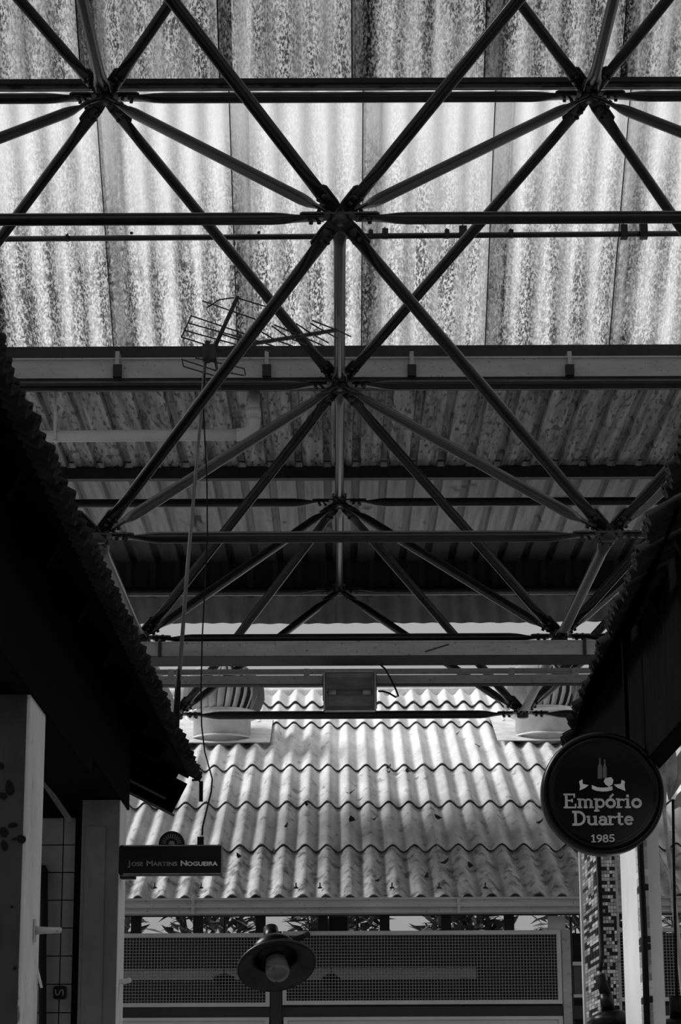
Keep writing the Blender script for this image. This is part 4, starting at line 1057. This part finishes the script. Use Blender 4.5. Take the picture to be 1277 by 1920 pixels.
def text_part(body, x, z, size, y, parent, m, name, xs=1.0, off=0.0):
    cu = D.curves.new(name, 'FONT'); cu.body = body; cu.size = size; cu.extrude = .001; cu.offset = off
    t = D.objects.new(name, cu); C.objects.link(t); bpy.context.view_layer.update()
    dg = bpy.context.evaluated_depsgraph_get(); me = D.meshes.new_from_object(t.evaluated_get(dg)); D.objects.remove(t)
    wd_ = max(v.co.x for v in me.vertices) - min(v.co.x for v in me.vertices)
    me.materials.clear(); me.materials.append(M[m])
    o = link(name, me, None, parent, Matrix.Translation((x, y, z)) @ Matrix.Rotation(math.pi/2, 4, 'X') @ Matrix.Diagonal((xs, 1, 1, 1)))
    return wd_*xs
tz = P(300, 1623.5, SYn).z; cx_ = 0
def small_caps(words):
    for wtxt, x0p, x1p, m in words:
        x0, x1 = P(x0p, 1620, SYn).x, P(x1p, 1620, SYn).x
        wt = empty('lettering', (x0, SYn, tz), parent=ns)
        big, sm = 13.5*ks, 10.5*ks
        def wid(t, sz):
            cu = D.curves.new('w', 'FONT'); cu.body = t; cu.size = sz; o = D.objects.new('w', cu); C.objects.link(o); bpy.context.view_layer.update()
            w_ = o.dimensions.x; D.objects.remove(o); return w_
        wa, wb_ = wid(wtxt[0], big), wid(wtxt[1:], sm); f = (x1-x0)/(wa+wb_+1.5*ks)
        text_part(wtxt[0], x0, tz, big, SYn-.002, wt, m, 'initial', f, .03*sm); text_part(wtxt[1:], x0+(wa+1.5*ks)*f, tz, sm, SYn-.002, wt, m, 'small_capitals', f, .03*sm)
small_caps((('JOSE', 241, 267, 'letter_grey'), ('MARTINS', 274, 332, 'letter_dim'), ('NOGUEIRA', 338, 407, 'letter')))
cr = P(322, 1583, SYn+.03)
MB().lathe([(24.5*ks, -.008), (24.5*ks, .008), (21*ks, .010), (9*ks, .010), (7*ks, .014), (5*ks, .010), (.001, .010)], 40, cr, (0, -1, 0)).build('crest_disc', 'black_matt', ns)
for i in range(12):
    an = math.pi*(i+.5)/12; d = Vector((math.cos(an), 0, math.sin(an)))
    MB().bar(cr+d*11*ks-Vector((0, .011, 0)), cr+d*19*ks-Vector((0, .011, 0)), 1.6*ks, .002, (0, 1, 0)).build('crest_ray', 'letter_grey', ns)
MB().lathe([(6*ks, .010), (6*ks, .014), (.001, .014)], 20, cr, (0, -1, 0)).build('crest_boss', 'letter_dim', ns)
bw = P(376, 1577, SYn+.03); MB().box(bw+Vector((-.015, -.01, -.03)), bw+Vector((.015, .02, .02))).build('cable_entry', 'black_matt', ns)
MB().box((a.x+.006, SYn+.055, (a.z+b.z)/2-.02), (a.x+.04, p2n+.04, (a.z+b.z)/2+.02)).build('bracket_arm', 'black_matt', ns)
MB().box((XL+.004, p2n+.04, (a.z+b.z)/2-.04), (a.x+.04, p2n+.12, (a.z+b.z)/2+.04)).build('bracket_plate', 'black_matt', ns)

# ------------------------------------------------------------------ antenna on the left roof
AY = 12.46
an = empty('tv_antenna', P(330, 1345, AY), 'dark television antenna with wire reflector wings on a thin leaning mast', 'antenna')
mb0, mt0 = P(329, 1362, AY), P(388, 640, AY)
MB().tube([mb0, P(352, 1060, AY), P(372, 830, AY), mt0], [.013, .011, .010, .010], 10).build('mast', 'mast', an)
MB().tube([mb0-Vector((0, 0, .08)), P(333, 1300, AY), P(335, 1255, AY)], [.02, .018, .014], 10).build('mast_socket', 'black_matt', an)
MB().tube([P(402, 652, AY), P(446, 556, AY)], .0125, 10).build('upper_boom', 'antenna', an)
MB().tube([P(402, 658, AY), P(412, 730, AY-.05)], .009, 8).build('lower_strut', 'antenna', an)
MB().tube([P(388, 662, AY), P(470, 645, AY+.25), P(630, 619, AY+.55)], .0125, 10).build('yagi_boom', 'antenna', an)
MB().box(P(380, 676, AY)-Vector((0, .03, 0)), P(404, 648, AY)+Vector((0, .03, 0))).tube([P(389, 640, AY-.02), P(389, 680, AY-.02)], .016, 10).build('clamp', 'antenna', an)
RODS = [((358, 592), (462, 627)), ((354, 606), (462, 636)), ((348, 620), (450, 648)), ((340, 632), (430, 660)), ((359, 591), (340, 633)),
        ((379, 564), (500, 606)), ((388, 577), (411, 562)), ((411, 562), (440, 558)), ((446, 559), (505, 577)),
        ((341, 672), (344, 687)), ((341, 674), (402, 694)), ((344, 687), (400, 704)), ((366, 671), (458, 691)), ((400, 694), (457, 704)), ((458, 691), (460, 704))]
for p_, q_ in RODS: MB().tube([P(p_[0], p_[1], AY), P(q_[0], q_[1], AY)], .0042, 6).build('reflector_rod', 'antenna', an)
for (bx, by, dx1, dy1, dx2, dy2) in ((470, 645, -52, -18, 40, 16), (490, 641, -60, -14, 40, 14), (515, 637, -40, -24, 34, 12), (540, 633, -30, -22, 36, 14), (562, 629, -48, -20, 46, 20), (586, 627, -30, -20, 30, 16), (610, 622, -28, -16, 22, 12), (632, 619, -46, -18, 26, 12)):
    t = (bx-388)/242; Yb = AY+.55*t
    MB().tube([P(bx+dx1, by+dy1, Yb-.12), P(bx, by, Yb), P(bx+dx2, by+dy2, Yb+.12)], .0045, 6).build('director_rod', 'antenna', an)
cabpts = [P(384, 700, AY-.03), P(381, 760, AY-.03), P(388, 900, AY-.03), P(389, 1010, AY-.03), P(379, 1200, AY-.03), P(377, 1290, AY-.03), P(378, 1360, AY-.03), P(384, 1410, AY-.05), P(398, 1460, 12.2), P(396, 1485, 11.9), P(386, 1525, 11.4), P(380, 1550, SYn+.09), P(379, 1566, SYn+.09)]
tag(MB().tube(cabpts, .0045, 6).build('antenna_cable', 'black_matt'), 'thin black cable hanging from the antenna down to the name sign', 'cable')
# small bracket hanging at the end of the left eave
eb = P(380, 1470, eL1.y-.1)
hk = empty('eave_bracket', eb, 'small black hook bracket hanging from the far end of the tiled eave', 'bracket')
MB().box(P(373, 1502, eL1.y-.1), P(381, 1466, eL1.y-.07)).build('plate', 'black_matt', hk)
MB().tube([P(377, 1468, eL1.y-.09), P(372, 1462, eL1.y-.09), P(360, 1463, eL1.y-.09)], .007, 6).build('arm', 'black_matt', hk)
